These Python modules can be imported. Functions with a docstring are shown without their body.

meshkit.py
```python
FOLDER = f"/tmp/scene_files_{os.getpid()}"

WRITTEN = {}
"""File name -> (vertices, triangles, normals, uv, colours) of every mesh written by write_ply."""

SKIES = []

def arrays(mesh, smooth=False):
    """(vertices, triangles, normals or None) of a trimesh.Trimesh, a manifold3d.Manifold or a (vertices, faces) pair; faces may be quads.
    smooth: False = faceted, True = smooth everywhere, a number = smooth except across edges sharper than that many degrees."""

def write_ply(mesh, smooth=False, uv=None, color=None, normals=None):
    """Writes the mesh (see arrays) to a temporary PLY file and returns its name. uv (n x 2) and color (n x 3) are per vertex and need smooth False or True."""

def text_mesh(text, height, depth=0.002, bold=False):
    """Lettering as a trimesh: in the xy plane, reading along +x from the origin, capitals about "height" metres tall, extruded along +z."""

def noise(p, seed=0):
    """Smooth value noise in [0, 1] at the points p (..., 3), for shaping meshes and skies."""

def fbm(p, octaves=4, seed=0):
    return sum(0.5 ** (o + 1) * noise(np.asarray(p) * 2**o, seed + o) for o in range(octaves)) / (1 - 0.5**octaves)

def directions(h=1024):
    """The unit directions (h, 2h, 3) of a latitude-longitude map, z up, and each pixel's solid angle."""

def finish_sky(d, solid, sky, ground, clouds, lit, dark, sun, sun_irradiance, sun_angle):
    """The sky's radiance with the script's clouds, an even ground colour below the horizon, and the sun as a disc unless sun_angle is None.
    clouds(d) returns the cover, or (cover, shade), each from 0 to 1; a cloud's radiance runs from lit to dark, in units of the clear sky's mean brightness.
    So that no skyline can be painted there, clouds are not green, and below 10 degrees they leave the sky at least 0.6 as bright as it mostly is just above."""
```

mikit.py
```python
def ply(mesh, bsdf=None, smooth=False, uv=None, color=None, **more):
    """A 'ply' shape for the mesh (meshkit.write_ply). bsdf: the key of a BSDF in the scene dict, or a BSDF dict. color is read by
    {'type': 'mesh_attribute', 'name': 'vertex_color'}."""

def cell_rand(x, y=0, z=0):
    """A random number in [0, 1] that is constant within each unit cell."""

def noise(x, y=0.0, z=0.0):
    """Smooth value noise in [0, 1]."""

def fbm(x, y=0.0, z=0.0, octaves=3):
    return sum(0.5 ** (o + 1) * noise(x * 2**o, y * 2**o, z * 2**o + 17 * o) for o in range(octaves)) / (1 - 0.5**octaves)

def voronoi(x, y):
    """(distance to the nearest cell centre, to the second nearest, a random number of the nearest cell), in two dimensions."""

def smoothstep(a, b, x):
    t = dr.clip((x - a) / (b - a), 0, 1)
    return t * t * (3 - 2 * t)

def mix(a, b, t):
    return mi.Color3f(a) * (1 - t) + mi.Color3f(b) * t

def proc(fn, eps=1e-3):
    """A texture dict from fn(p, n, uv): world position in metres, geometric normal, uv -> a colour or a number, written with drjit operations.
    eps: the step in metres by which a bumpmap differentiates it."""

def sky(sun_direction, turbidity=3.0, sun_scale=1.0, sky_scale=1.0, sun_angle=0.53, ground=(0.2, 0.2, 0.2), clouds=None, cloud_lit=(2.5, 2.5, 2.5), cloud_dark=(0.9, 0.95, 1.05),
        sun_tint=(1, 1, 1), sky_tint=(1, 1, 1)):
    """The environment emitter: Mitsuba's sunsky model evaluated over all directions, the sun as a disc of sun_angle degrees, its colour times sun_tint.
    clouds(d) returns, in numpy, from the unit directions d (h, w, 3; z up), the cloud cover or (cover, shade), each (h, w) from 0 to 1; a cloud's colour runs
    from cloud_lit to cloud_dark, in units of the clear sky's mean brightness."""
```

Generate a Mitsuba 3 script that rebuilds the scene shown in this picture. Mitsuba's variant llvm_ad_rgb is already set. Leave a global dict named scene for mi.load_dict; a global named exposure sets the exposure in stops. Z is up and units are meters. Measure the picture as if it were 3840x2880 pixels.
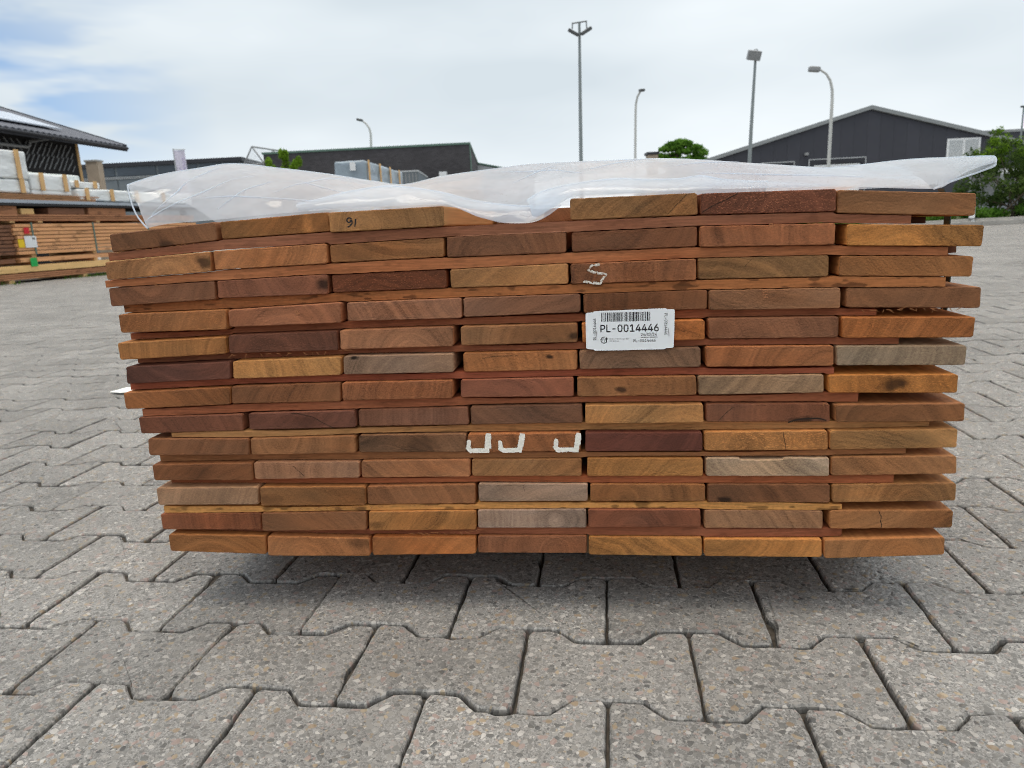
import math, random
import numpy as np
import trimesh, shapely
from shapely.geometry import Polygon, box as sbox
import drjit as dr
import mitsuba as mi
import mikit, meshkit
from mikit import proc, noise, fbm, voronoi, smoothstep, mix, cell_rand

T = mi.ScalarTransform4f
scene, labels = {}, {}
rng = np.random.default_rng(7)
random.seed(7)

# ------------------------------------------------------------------ camera, sky, exposure
EYE = np.array([0.0, 0.0, 0.5023])
PITCH, ROLL, FPX = 0.21333, 0.05003, 2719.1          # focal length in pixels of a 3840 px wide frame
_f = np.array([0, math.cos(PITCH), -math.sin(PITCH)]); _r = np.array([1.0, 0, 0]); _d = np.cross(_f, _r)
_up = -(-math.sin(ROLL) * _r + math.cos(ROLL) * _d)
scene['camera'] = {'type': 'thinlens', 'fov': math.degrees(2 * math.atan(1920 / FPX)), 'fov_axis': 'x', 'near_clip': 0.02, 'far_clip': 2000.0,
                   'aperture_radius': 0.0011, 'focus_distance': 0.88,
                   'to_world': T().look_at(origin=EYE.tolist(), target=(EYE + _f).tolist(), up=_up.tolist())}

def cloud_cover(d):
    az = np.degrees(np.arctan2(d[..., 0], d[..., 1])); el = np.degrees(np.arcsin(np.clip(d[..., 2], -1, 1)))
    q = np.stack([d[..., 0], d[..., 1], d[..., 2] * 2.6], -1)
    n1 = meshkit.fbm(q * 3.1 + 4.0, 5, 3); n2 = meshkit.fbm(q * 1.6 + 9.0, 4, 11)
    warp = np.stack([q[..., 0] + .25 * n1, q[..., 1], q[..., 2] * 1.6 + .3 * n2], -1)
    n3 = meshkit.fbm(warp * 7.0 + 2.0, 5, 29)
    # a broken edge of the overcast to the left (west), closed cover elsewhere
    west = np.clip((-az - 20) / 12, 0, 1) * np.clip((150 + az) / 40, 0, 1)
    gap = np.clip((n3 - .42) * 5.5, 0, 1) * west * np.clip((el - 3) / 5, 0, 1) * np.clip((19 - el) / 8, 0.2, 1)
    shade = np.clip(.30 + 1.9 * (n2 - .46) + .9 * (n1 - .5) + .55 * np.clip(el / 22, 0, 1) - .22 * np.exp(-np.clip(el, 0, 90) / 5.), 0, 1)
    t = np.clip((el - 16) / 40, 0, 1); t = t * t * (3 - 2 * t)          # an overcast sky brightens towards the zenith
    return 1 - .8 * gap, np.clip(.50 + .45 * shade, 0, 1) * (1 - t) + .30 * shade * t

scene['sky'] = mikit.sky((-0.10, -0.14, 0.97), turbidity=3, sun_scale=0.28, sun_angle=36, sky_scale=0.8, clouds=cloud_cover,
                         cloud_lit=(4.1, 4.15, 4.1), cloud_dark=(1.86, 2.10, 2.27), ground=(.25, .25, .25), sky_tint=(.78, 1.0, 1.16))
exposure = 1.95

# ------------------------------------------------------------------ helpers
counts = {}
def numbered(name):
    n = counts.get(name, -1) + 1; counts[name] = n
    return name if n == 0 else f'{name}_{n:03d}'
def put(name, mesh, mat, parent=None, label=None, cat=None, group=None, kind=None, uid=None, smooth=False):
    key = numbered(name if parent is None else parent + '__' + name)
    if uid is None:
        scene[key] = mikit.ply(mesh, mat, smooth=smooth)
    else:
        v, f, _ = meshkit.arrays(mesh)
        u = np.zeros((len(v), 2)); u[:, 0] = uid
        scene[key] = mikit.ply((v, f), mat, smooth=False, uv=u)
    tag(key, label, cat, group, kind)
    return key
def tag(key, label=None, cat=None, group=None, kind=None):
    e = {k: v for k, v in (('label', label), ('category', cat), ('group', group), ('kind', kind)) if v}
    if e: labels[key] = e
def thing(name, label, cat, group=None):
    key = numbered(name); tag(key, label, cat, group); return key
def join(ms):
    return trimesh.util.concatenate(ms)
def bx(x0, x1, y0, y1, z0, z1):
    m = trimesh.creation.box(extents=(x1 - x0, y1 - y0, z1 - z0)); m.apply_translation(((x0 + x1) / 2, (y0 + y1) / 2, (z0 + z1) / 2)); return m
def loft(rings, cap0=True, cap1=True, tri=None):
    """rings: list of (n,3) closed outlines; tri: triangulation of one ring for caps (fan if None)."""
    n = len(rings[0]); V = np.vstack(rings); F = []
    for k in range(len(rings) - 1):
        a = k * n + np.arange(n); b = k * n + (np.arange(n) + 1) % n; c = b + n; d = a + n
        F += [np.stack([a, b, c], 1), np.stack([a, c, d], 1)]
    t = np.array([[0, i, i + 1] for i in range(1, n - 1)]) if tri is None else tri
    if cap0: F.append(t[:, ::-1])
    if cap1: F.append(t + (len(rings) - 1) * n)
    return trimesh.Trimesh(V, np.vstack(F), process=False)
def tube(pts, r, sides=8, cap=True):
    p = np.asarray(pts, float); r = np.broadcast_to(r, (len(p),)); t = np.gradient(p, axis=0); t /= np.linalg.norm(t, axis=1, keepdims=True)
    ref = np.array([0, 0, 1.0]) if abs(t[0, 2]) < .9 else np.array([0, 1.0, 0])
    rings = []
    for q, d, s in zip(p, t, r):
        a = np.cross(d, ref); a /= np.linalg.norm(a); b = np.cross(d, a); g = np.arange(sides) * 2 * np.pi / sides
        rings.append(q + s * (np.cos(g)[:, None] * a - np.sin(g)[:, None] * b))
    m = loft(rings[::-1], cap, cap); m.fix_normals(); return m
def bez(p0, p1, p2, t):
    t = t[:, None]; return (1 - t) ** 2 * p0 + 2 * t * (1 - t) * p1 + t * t * p2
def spline(P, n):
    P = np.asarray(P, float); s = np.r_[0, np.cumsum(np.linalg.norm(np.diff(P, axis=0), axis=1))]; s /= s[-1]
    from scipy.interpolate import PchipInterpolator
    return PchipInterpolator(s, P)(np.linspace(0, 1, n))
def frame_box(O, e, nrm, s0, s1, t0, t1, z0, z1):
    """box in a ground frame: s along e, t along nrm (2-vectors), z up"""
    m = bx(s0, s1, t0, t1, z0, z1); v = m.vertices.copy()
    m.vertices[:, 0] = O[0] + v[:, 0] * e[0] + v[:, 1] * nrm[0]; m.vertices[:, 1] = O[1] + v[:, 0] * e[1] + v[:, 1] * nrm[1]
    return m
def rounded_box(ext, r, seg=3):
    import manifold3d as m3
    h = np.array(ext) / 2 - r
    s = m3.Manifold.sphere(r, 4 * seg)
    mf = m3.Manifold.batch_hull([s.translate([a * h[0], b * h[1], c * h[2]]) for a in (-1, 1) for b in (-1, 1) for c in (-1, 1)])
    v, f, _ = meshkit.arrays(mf); return trimesh.Trimesh(v, f, process=False)
def srgb(*c):
    c = np.array(c, float) / 255; return np.where(c <= .04045, c / 12.92, ((c + .055) / 1.055) ** 2.4)
def G(a, i): return dr.gather(mi.Float, a, mi.UInt32(i))

# ------------------------------------------------------------------ materials
def principled(col, rough=.6, spec=.5, **k):
    return {'type': 'principled', 'base_color': col if isinstance(col, dict) else {'type': 'rgb', 'value': [float(x) for x in col]}, 'roughness': rough, 'specular': spec, **k}
def two(b): return {'type': 'twosided', 'b': b}
def matte(name, col, rough=.7, amp=.18, scale=3.0, spec=.3, **k):
    c = [float(x) for x in col]
    def fn(p, n, uv):
        a = fbm(p.x * scale, p.y * scale, p.z * scale, 3); b = noise(p.x * scale * 9, p.y * scale * 9, p.z * scale * 9)
        return mi.Color3f(*c) * (1 + amp * ((a - .5) * 1.6 + (b - .5) * .7))
    scene[name] = two(principled(proc(fn), rough, spec, **k))
    return name

PHI = -0.12093; DIST = 0.8785
O3 = np.array([0, DIST, 0]); U3 = np.array([math.cos(PHI), math.sin(PHI), 0]); W3 = np.array([-math.sin(PHI), math.cos(PHI), 0])
def world(u, w, z):
    u, w, z = np.broadcast_arrays(np.asarray(u, float), np.asarray(w, float), np.asarray(z, float))
    return O3 + u[..., None] * U3 + w[..., None] * W3 + z[..., None] * np.array([0, 0, 1.0])
def to_world(m):
    v = np.asarray(m.vertices); m.vertices = world(v[:, 0], v[:, 1], v[:, 2]); return m      # local (u, w into the stack, z)

# ---- wood of the stack: tone, grain angle and blemishes of each piece come from tables that are looked up by the piece's number
WT = {k: [] for k in 'r g b ang freq cx u0 z0 rough stu stz str stk seed'.split()}
def wood_id(rgb, u0, z0, ang=.3, freq=200, cx=.2, rough=0., stain=None):
    i = len(WT['r']); c = srgb(*rgb)
    st = stain or (9, 9, .02, 0)
    for k, v in zip(WT, (*c, ang, freq, cx, u0, z0, rough, *st, rng.uniform(0, 90))): WT[k].append(float(v))
    return i
WF = {}
def wood_fn(p, n, uv):
    if not WF: WF.update({k: mi.Float(v) for k, v in WT.items()})
    i = mi.UInt32(uv.x + .5); g = {k: G(v, i) for k, v in WF.items()}
    x, y = p.x - O3[0], p.y - O3[1]
    u = x * U3[0] + y * U3[1]; w = x * W3[0] + y * W3[1]; z = p.z
    end = smoothstep(.45, .6, -(n.x * W3[0] + n.y * W3[1]))
    du, dz = u - g['u0'], z - g['z0']; sd = g['seed']
    ca, sa = dr.cos(g['ang']), dr.sin(g['ang'])
    a, b = du * ca + dz * sa, -du * sa + dz * ca
    wob = (fbm(du * 30 + sd, dz * 40, sd, 2) - .5) * .012
    r = dr.sqrt(dr.square(a - g['cx']) + dr.square(b * 1.0 + .004)) + wob
    ar = (a - b) * 24
    band = fbm(r * g['freq'] * .42 + sd, ar * .25, sd, 2)                       # broad growth bands
    line = noise(r * g['freq'] * 1.9, ar * .5 + sd, 3); line2 = noise(r * g['freq'] * 3.6 + 5, ar, sd)
    sw = dr.sin(sd * 9.1) * .9; saw = noise((du * dr.cos(sw) + dz * dr.sin(sw)) * 420, sd + 5, 0)
    blot = fbm(du * 15 + sd * 3, dz * 34, sd, 3); lean = (du * dr.sin(sd * 5.3) * 2.2)
    tiny = noise(du * 1150, w * 1150, dz * 1150)
    t2 = noise(du * 620 + 7, w * 520, dz * 620 + sd)
    v = 1 + (band - .5) * .66 + (line - .5) * .27 + (line2 - .5) * .20 + (blot - .5) * .55 + lean + (tiny - .5) * .42 + (t2 - .5) * .28 + (saw - .5) * .12
    spark = smoothstep(.60, .85, noise(du * 760, w * 700, dz * 760 + sd)) * g['rough']
    v = v * (1 - .25 * g['rough']) + spark * .9
    sx, sz = (u - g['stu']) / g['str'], (z - g['stz']) / (g['str'] * .55)
    sx = sx + (fbm(du * 90, dz * 120, sd, 3) - .5) * 1.3
    stn = g['stk'] * (1 - smoothstep(.35, 1.15, dr.sqrt(sx * sx + sz * sz * dr.select(g['stk'] < 0, .08, 1.))))
    v = v * (1 - stn)
    base = mi.Color3f(g['r'], g['g'], g['b'])
    warm = mix((1.10, .98, .86), (.93, 1.01, 1.10), fbm(du * 18 + 40, dz * 45, sd + 9, 2))
    cend = base * warm * dr.maximum(v, .06)
    # planed faces: long grain
    q = fbm(u * 260 + sd, z * 260, w * 5, 3); q2 = noise(u * 900, z * 900, w * 14)
    cside = base * mi.Color3f(1.55, 1.5, 1.4) * (.72 + .38 * q + .18 * q2)
    return cend * end + cside * (1 - end)
def wood_bump(p, n, uv):
    return .0009 * (noise(p.x * 640, p.y * 640, p.z * 640) + .6 * noise(p.x * 1500, p.y * 1500, p.z * 1500))
scene['wood'] = {'type': 'bumpmap', 'arbitrary': proc(wood_bump, 4e-4), 'scale': 1.0, 'b': principled(proc(wood_fn), .72, .25)}
def batten_fn(p, n, uv):
    if not WF: WF.update({k: mi.Float(v) for k, v in WT.items()})
    i = mi.UInt32(uv.x + .5); g = {k: G(v, i) for k, v in WF.items()}
    x, y = p.x - O3[0], p.y - O3[1]
    u = x * U3[0] + y * U3[1]; w = x * W3[0] + y * W3[1]; z = p.z; sd = g['seed']
    st = noise(u * 26 + sd, w * 420, (z - g['z0'] - .05 * dr.sin(u * 21 + sd) * .06) * 560); st2 = noise(u * 130, w * 700, z * 1300 + sd)
    bl = fbm(u * 9 + sd, z * 30, sd, 3); fl = noise(u * 420 + sd, z * 420, w * 300)
    v = .46 + .50 * st + .42 * st2 + .72 * bl + .3 * (fl - .5) * g['rough']
    dark = smoothstep(.60, .74, fbm(u * 60 + sd, z * 170, w * 60, 2)) * g['rough'] * .55
    return mi.Color3f(g['r'], g['g'], g['b']) * mix((1.06, .96, .9), (.94, 1.02, 1.08), bl) * v * (1 - dark)
scene['batten_wood'] = principled(proc(batten_fn), .75, .2)

# ---- concrete pavers with exposed pebbles
def paver_fn(p, n, uv):
    def peb(x, y, s, off):
        d1, d2, r = voronoi(x * s + off, y * s + off)
        return d1, d2, r
    wx = p.x + (noise(p.x * 160, p.y * 160, 1) - .5) * .004; wy = p.y + (noise(p.x * 160, p.y * 160, 7) - .5) * .004
    d1, d2, r1 = peb(wx, wy, 105, 3.3)
    e1, e2, r2 = peb(wx, wy, 235, 9.1)
    sand = noise(p.x * 620, p.y * 620, p.z * 620); sand2 = noise(p.x * 1400, p.y * 1400, 3)
    big = fbm(p.x * 2.2, p.y * 2.2, 0, 3); mid = fbm(p.x * 22, p.y * 22, 5, 3)
    tone = cell_rand(uv.x, 3, 1)
    base = mi.Color3f(.240, .237, .229) * (.30 + .80 * sand + .56 * sand2)
    def pcol(r):
        k = dr.floor(r * 31.99)
        h = cell_rand(k, 5, 2); b = cell_rand(k, 8, 4)
        c = mix((.12, .12, .116), (.33, .32, .30), b)
        c = dr.select(h < .10, mix((.24, .18, .12), (.40, .33, .23), b), c)
        c = dr.select((h >= .10) & (h < .26), mix((.055, .057, .06), (.12, .12, .115), b), c)
        c = dr.select((h >= .26) & (h < .34), mix((.21, .15, .135), (.33, .26, .235), b), c)
        return dr.select((h >= .34) & (h < .44), mi.Color3f(.50, .485, .46) * (.7 + .3 * b), c)
    m2 = (1 - smoothstep(.34, .40, e1)) * smoothstep(.25, .35, cell_rand(dr.floor(r2 * 4096), 2, 2))
    m1 = (1 - smoothstep(.26 + .14 * r1, .30 + .14 * r1, d1)) * smoothstep(.40, .42, cell_rand(dr.floor(r1 * 4096), 1, 1))
    c = base * (1 - m2 * .75) + pcol(r2) * m2 * .75
    c = c * (1 - m1 * .85) + pcol(r1) * m1 * .85
    c = c * (.72 + .3 * big + .30 * (mid - .3)) * (.86 + .26 * tone)
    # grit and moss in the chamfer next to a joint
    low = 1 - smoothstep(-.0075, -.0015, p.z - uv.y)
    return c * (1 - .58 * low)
def paver_bump(p, n, uv):
    d1, d2, r = voronoi(p.x * 105 + 3.3, p.y * 105 + 3.3)
    return .0012 * (1 - smoothstep(.1, .42, d1)) + .0013 * noise(p.x * 420, p.y * 420, 2) + .0006 * noise(p.x * 1100, p.y * 1100, 5)
scene['paver_concrete'] = {'type': 'bumpmap', 'arbitrary': proc(paver_bump, 6e-4), 'scale': 1.0, 'b': principled(proc(paver_fn), .62, .5)}
FIELD = 17.2
def ground_fn(p, n, uv):
    a = fbm(p.x * 140, p.y * 140, 0, 2); b = fbm(p.x * 5, p.y * 5, 3, 3); far = smoothstep(FIELD - .2, FIELD + .6, p.y)
    joint = mi.Color3f(.075, .067, .058) * (.5 + a) * (.7 + .6 * b)
    c = fbm(p.x * .5, p.y * .5, 0, 4); d = noise(p.x * 9, p.y * 9, 0)
    return joint * (1 - far) + mi.Color3f(.27, .265, .25) * (.75 + .35 * c + .15 * d) * far
scene['joint_sand'] = principled(proc(ground_fn), .95, .1)

# ---- milky polythene film
def film_fn(p, n, uv):
    d = fbm(p.x * 22, p.y * 22, p.z * 30, 3); dust = smoothstep(.66, .8, noise(p.x * 330, p.y * 330, p.z * 330)) * smoothstep(.5, .7, fbm(p.x * 9, p.y * 9, p.z * 9, 2))
    return .36 + .36 * (d - .25)
def film_col(p, n, uv):
    dust = smoothstep(.80, .86, noise(p.x * 420, p.y * 420, p.z * 420)) * smoothstep(.58, .68, fbm(p.x * 7, p.y * 7, p.z * 7, 2))
    return mix((.78, .89, 1.0), (.42, .36, .30), dust * .28)
scene['film'] = {'type': 'blendbsdf', 'weight': proc(film_fn), 'a': {'type': 'thindielectric', 'int_ior': 1.4},
                 'b': {'type': 'principledthin', 'base_color': proc(film_col), 'roughness': .16, 'diff_trans': 1.15, 'spec_trans': .0, 'eta': 1.4}}
scene['tag_paper'] = two(principled((.80, .83, .86), .45, .4))
scene['ink'] = two(principled((.02, .021, .024), .6, .2))
scene['steel'] = two(principled((.55, .55, .56), .3, .5, metallic=1.0))
def chalk_fn(p, n, uv):
    m = smoothstep(.38, .52, noise(p.x * 900, p.y * 900, p.z * 900)) * .55 + .45
    return mix((.34, .22, .14), (.72, .69, .62), m)
scene['chalk'] = two(principled(proc(chalk_fn), .9, .1))
def paint_fn(p, n, uv): return mi.Color3f(.80, .78, .71) * (.82 + .3 * noise(p.x * 500, p.y * 500, p.z * 500))
scene['white_paint'] = two(principled(proc(paint_fn), .7, .3))
matte('fibre', srgb(138, 90, 56) , .8, .3, 90)
matte('strap_plastic', (.035, .05, .045), .4, .1)

# ------------------------------------------------------------------ the paved yard
YAW, GX, GY = -0.13875, 0.12241, 0.95161
PW, PQ, PA = 0.2, 0.1387, 0.026
cg, sg = math.cos(YAW), math.sin(YAW)
def grid(u, v): return GX + cg * u - sg * v, GY + sg * u + cg * v
put('yard_ground', trimesh.Trimesh([[-700, -8, -.0100], [700, -8, -.0100], [700, 900, -.0100], [-700, 900, -.0100]], [[0, 1, 2], [0, 2, 3]]), 'joint_sand', kind='structure',
    label='grey paved storage yard running back to the buildings')
def paver_outline(fine):
    P, Q, a = PW, PQ, PA / 2
    pts = [(0, -Q - a), (.19 * P, -Q - a), (.31 * P, -Q + a), (.69 * P, -Q + a), (.81 * P, -Q - a), (P, -Q - a), (P, a), (.81 * P, a), (.69 * P, -a), (.31 * P, -a), (.19 * P, a), (0, a)]
    g = Polygon(pts).buffer(-.0011 - .004).buffer(.004, quad_segs=3) if fine else Polygon(pts).buffer(-.0014, join_style=2)
    if fine:
        L = g.exterior.length; n = int(L / .011)
        return np.array([g.exterior.interpolate(i / n, normalized=True).coords[0] for i in range(n)])[::-1] if not g.exterior.is_ccw else np.array([g.exterior.interpolate(i / n, normalized=True).coords[0] for i in range(n)])
    o = np.array(g.exterior.coords)[:-1]; return o if g.exterior.is_ccw else o[::-1]
def offset_in(o, d):
    e = np.roll(o, -1, 0) - o; e /= np.linalg.norm(e, axis=1, keepdims=True); n = np.stack([-e[:, 1], e[:, 0]], 1); m = n + np.roll(n, 1, 0); m /= np.maximum((m * m).sum(1, keepdims=True) / 2, .35) 
    return o + m * (np.asarray(d)[:, None] if np.ndim(d) else d)
def tri_of(o):
    v, f = trimesh.creation.triangulate_polygon(Polygon(o), engine='earcut'); v = np.asarray(v)
    idx = np.array([np.argmin(((o - q) ** 2).sum(1)) for q in v]); f = idx[np.asarray(f)]
    p_, q_ = o[f[:, 1]] - o[f[:, 0]], o[f[:, 2]] - o[f[:, 0]]; ar = p_[:, 0] * q_[:, 1] - p_[:, 1] * q_[:, 0]; f[ar < 0] = f[ar < 0][:, ::-1]; return f[np.abs(ar) > 1e-12]
FINE, FAR = paver_outline(True), paver_outline(False)
TF, TN = tri_of(FINE), tri_of(FAR)
_M = np.stack([math.cos(ROLL) * _r + math.sin(ROLL) * _d, -math.sin(ROLL) * _r + math.cos(ROLL) * _d, _f])
def project(X):                                             # used only to rank the pavers by the size they show
    Y = (np.asarray(X, float) - EYE) @ _M.T; zc = np.maximum(Y[..., 2], 1e-6)
    return 1920 + FPX * Y[..., 0] / zc, 1440 + FPX * Y[..., 1] / zc, Y[..., 2]
def paver(row, i, fine, uid):
    x0 = (i - 4 + .5 * (row % 2)) * PW; v0 = -row * PQ
    o = (FINE if fine else FAR).copy()
    gx, gy = grid(x0 + o[:, 0], v0 + o[:, 1]); X = np.stack([gx, gy], 1)
    r = np.random.default_rng(uid + 991)
    c = X.mean(0); rot = r.normal(0, .006); sh = r.normal(0, .0007, 2)
    X = (X - c) @ np.array([[math.cos(rot), math.sin(rot)], [-math.sin(rot), math.cos(rot)]]) + c + sh
    h0 = .006 * (meshkit.noise(np.array([c[0] * .9, c[1] * .9, 2.])) - .5) + r.normal(0, .0009) - .001
    tx, ty = r.normal(0, .006, 2)
    def zz(A, dz): return np.c_[A, h0 + dz + (A - c) @ np.array([tx, ty])]
    if fine:
        w = meshkit.noise(np.c_[X * 95, np.zeros(len(X)) + uid], 5) - .5; w2 = meshkit.noise(np.c_[X * 260, np.zeros(len(X)) + uid], 9) - .5
        d = .0026 * w + .0016 * w2
        chip = np.clip(meshkit.noise(np.c_[X * 34, np.zeros(len(X)) + uid * 3.7], 4) - .815, 0, 1) * 4.5      # broken edges and corners
        b = offset_in(X, d * .5 + .010 * chip); t = offset_in(X, .0034 + d + .012 * chip)
        m1 = offset_in(X, .0014 + d * .7 + .010 * chip)
        rings = [zz(b, -.03), zz(b, -.0085 - .004 * np.clip(chip, 0, 1)), zz(m1, -.0028), zz(t, -.0006)]
        m = loft(rings, False, True, TF)
    else:
        rings = [zz(X, -.012), zz(X, -.0045), zz(offset_in(X, .0034), 0)]
        m = loft(rings, False, True, TN)
    return m, h0
plist = []
for row in range(-125, 8):
    for i in range(-110, 125):
        x, y = grid((i - 4 + .5 * (row % 2) + .5) * PW, (-row - .5) * PQ)
        if not (-.35 < y < FIELD) or abs(x) > .78 * max(y, .35) + .9 + (.6 if y < 6 else 0): continue
        if y > 10.2 and x < -7.95 + (y - 11.47) * .21: continue
        px, py, dep = project(np.array([x, y, 0])); vis = dep > .1 and -60 < px < 3900 and py < 3050 and not (650 < px < 3560 and py < 2110 and y > .9 and y < 30)
        plist.append((-(dep if vis else 1e3 + dep), row, i, x, y, vis))
plist.sort(reverse=True)
far_m = []
for n, (k, row, i, x, y, vis) in enumerate(plist):
    uid = n + 1
    if n < 300:
        m, h0 = paver(row, i, True, uid); key = numbered('yard_ground__paver')
        uv = np.zeros((len(m.vertices), 2)); uv[:, 0] = uid; uv[:, 1] = h0
        scene[key] = mikit.ply(m, 'paver_concrete', uv=uv)
    else:
        m, h0 = paver(row, i, y < 2.2, uid); far_m.append((np.asarray(m.vertices), np.asarray(m.faces), uid, h0))
off = np.cumsum([0] + [len(a[0]) for a in far_m])
scene['yard_ground__far_pavers'] = mikit.ply((np.vstack([a[0] for a in far_m]), np.vstack([a[1] + o for a, o in zip(far_m, off)])), 'paver_concrete',
    uv=np.vstack([np.c_[np.full(len(a[0]), a[2] % 5000), np.full(len(a[0]), a[3])] for a in far_m]))
labels['yard_ground__far_pavers'] = {'kind': 'stuff', 'label': 'the many smaller looking concrete pavers further back in the yard'}
matte('paper_white', (.78, .78, .76), .6, .05)
sc = trimesh.Trimesh([[-1.412, 2.495, .004], [-1.36, 2.465, .005], [-1.29, 2.465, .006], [-1.29, 2.53, .012], [-1.37, 2.532, .010]], [[0, 1, 2], [0, 2, 3], [0, 3, 4]])
sc2 = sc.copy(); sc2.vertices[:, 2] += .002; sc2.faces = sc2.faces[:, ::-1]
put('paper_scrap', join([sc, sc2]), 'paper_white', label='white scrap of paper lying flat on the pavers left of the stack', cat='paper')

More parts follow.
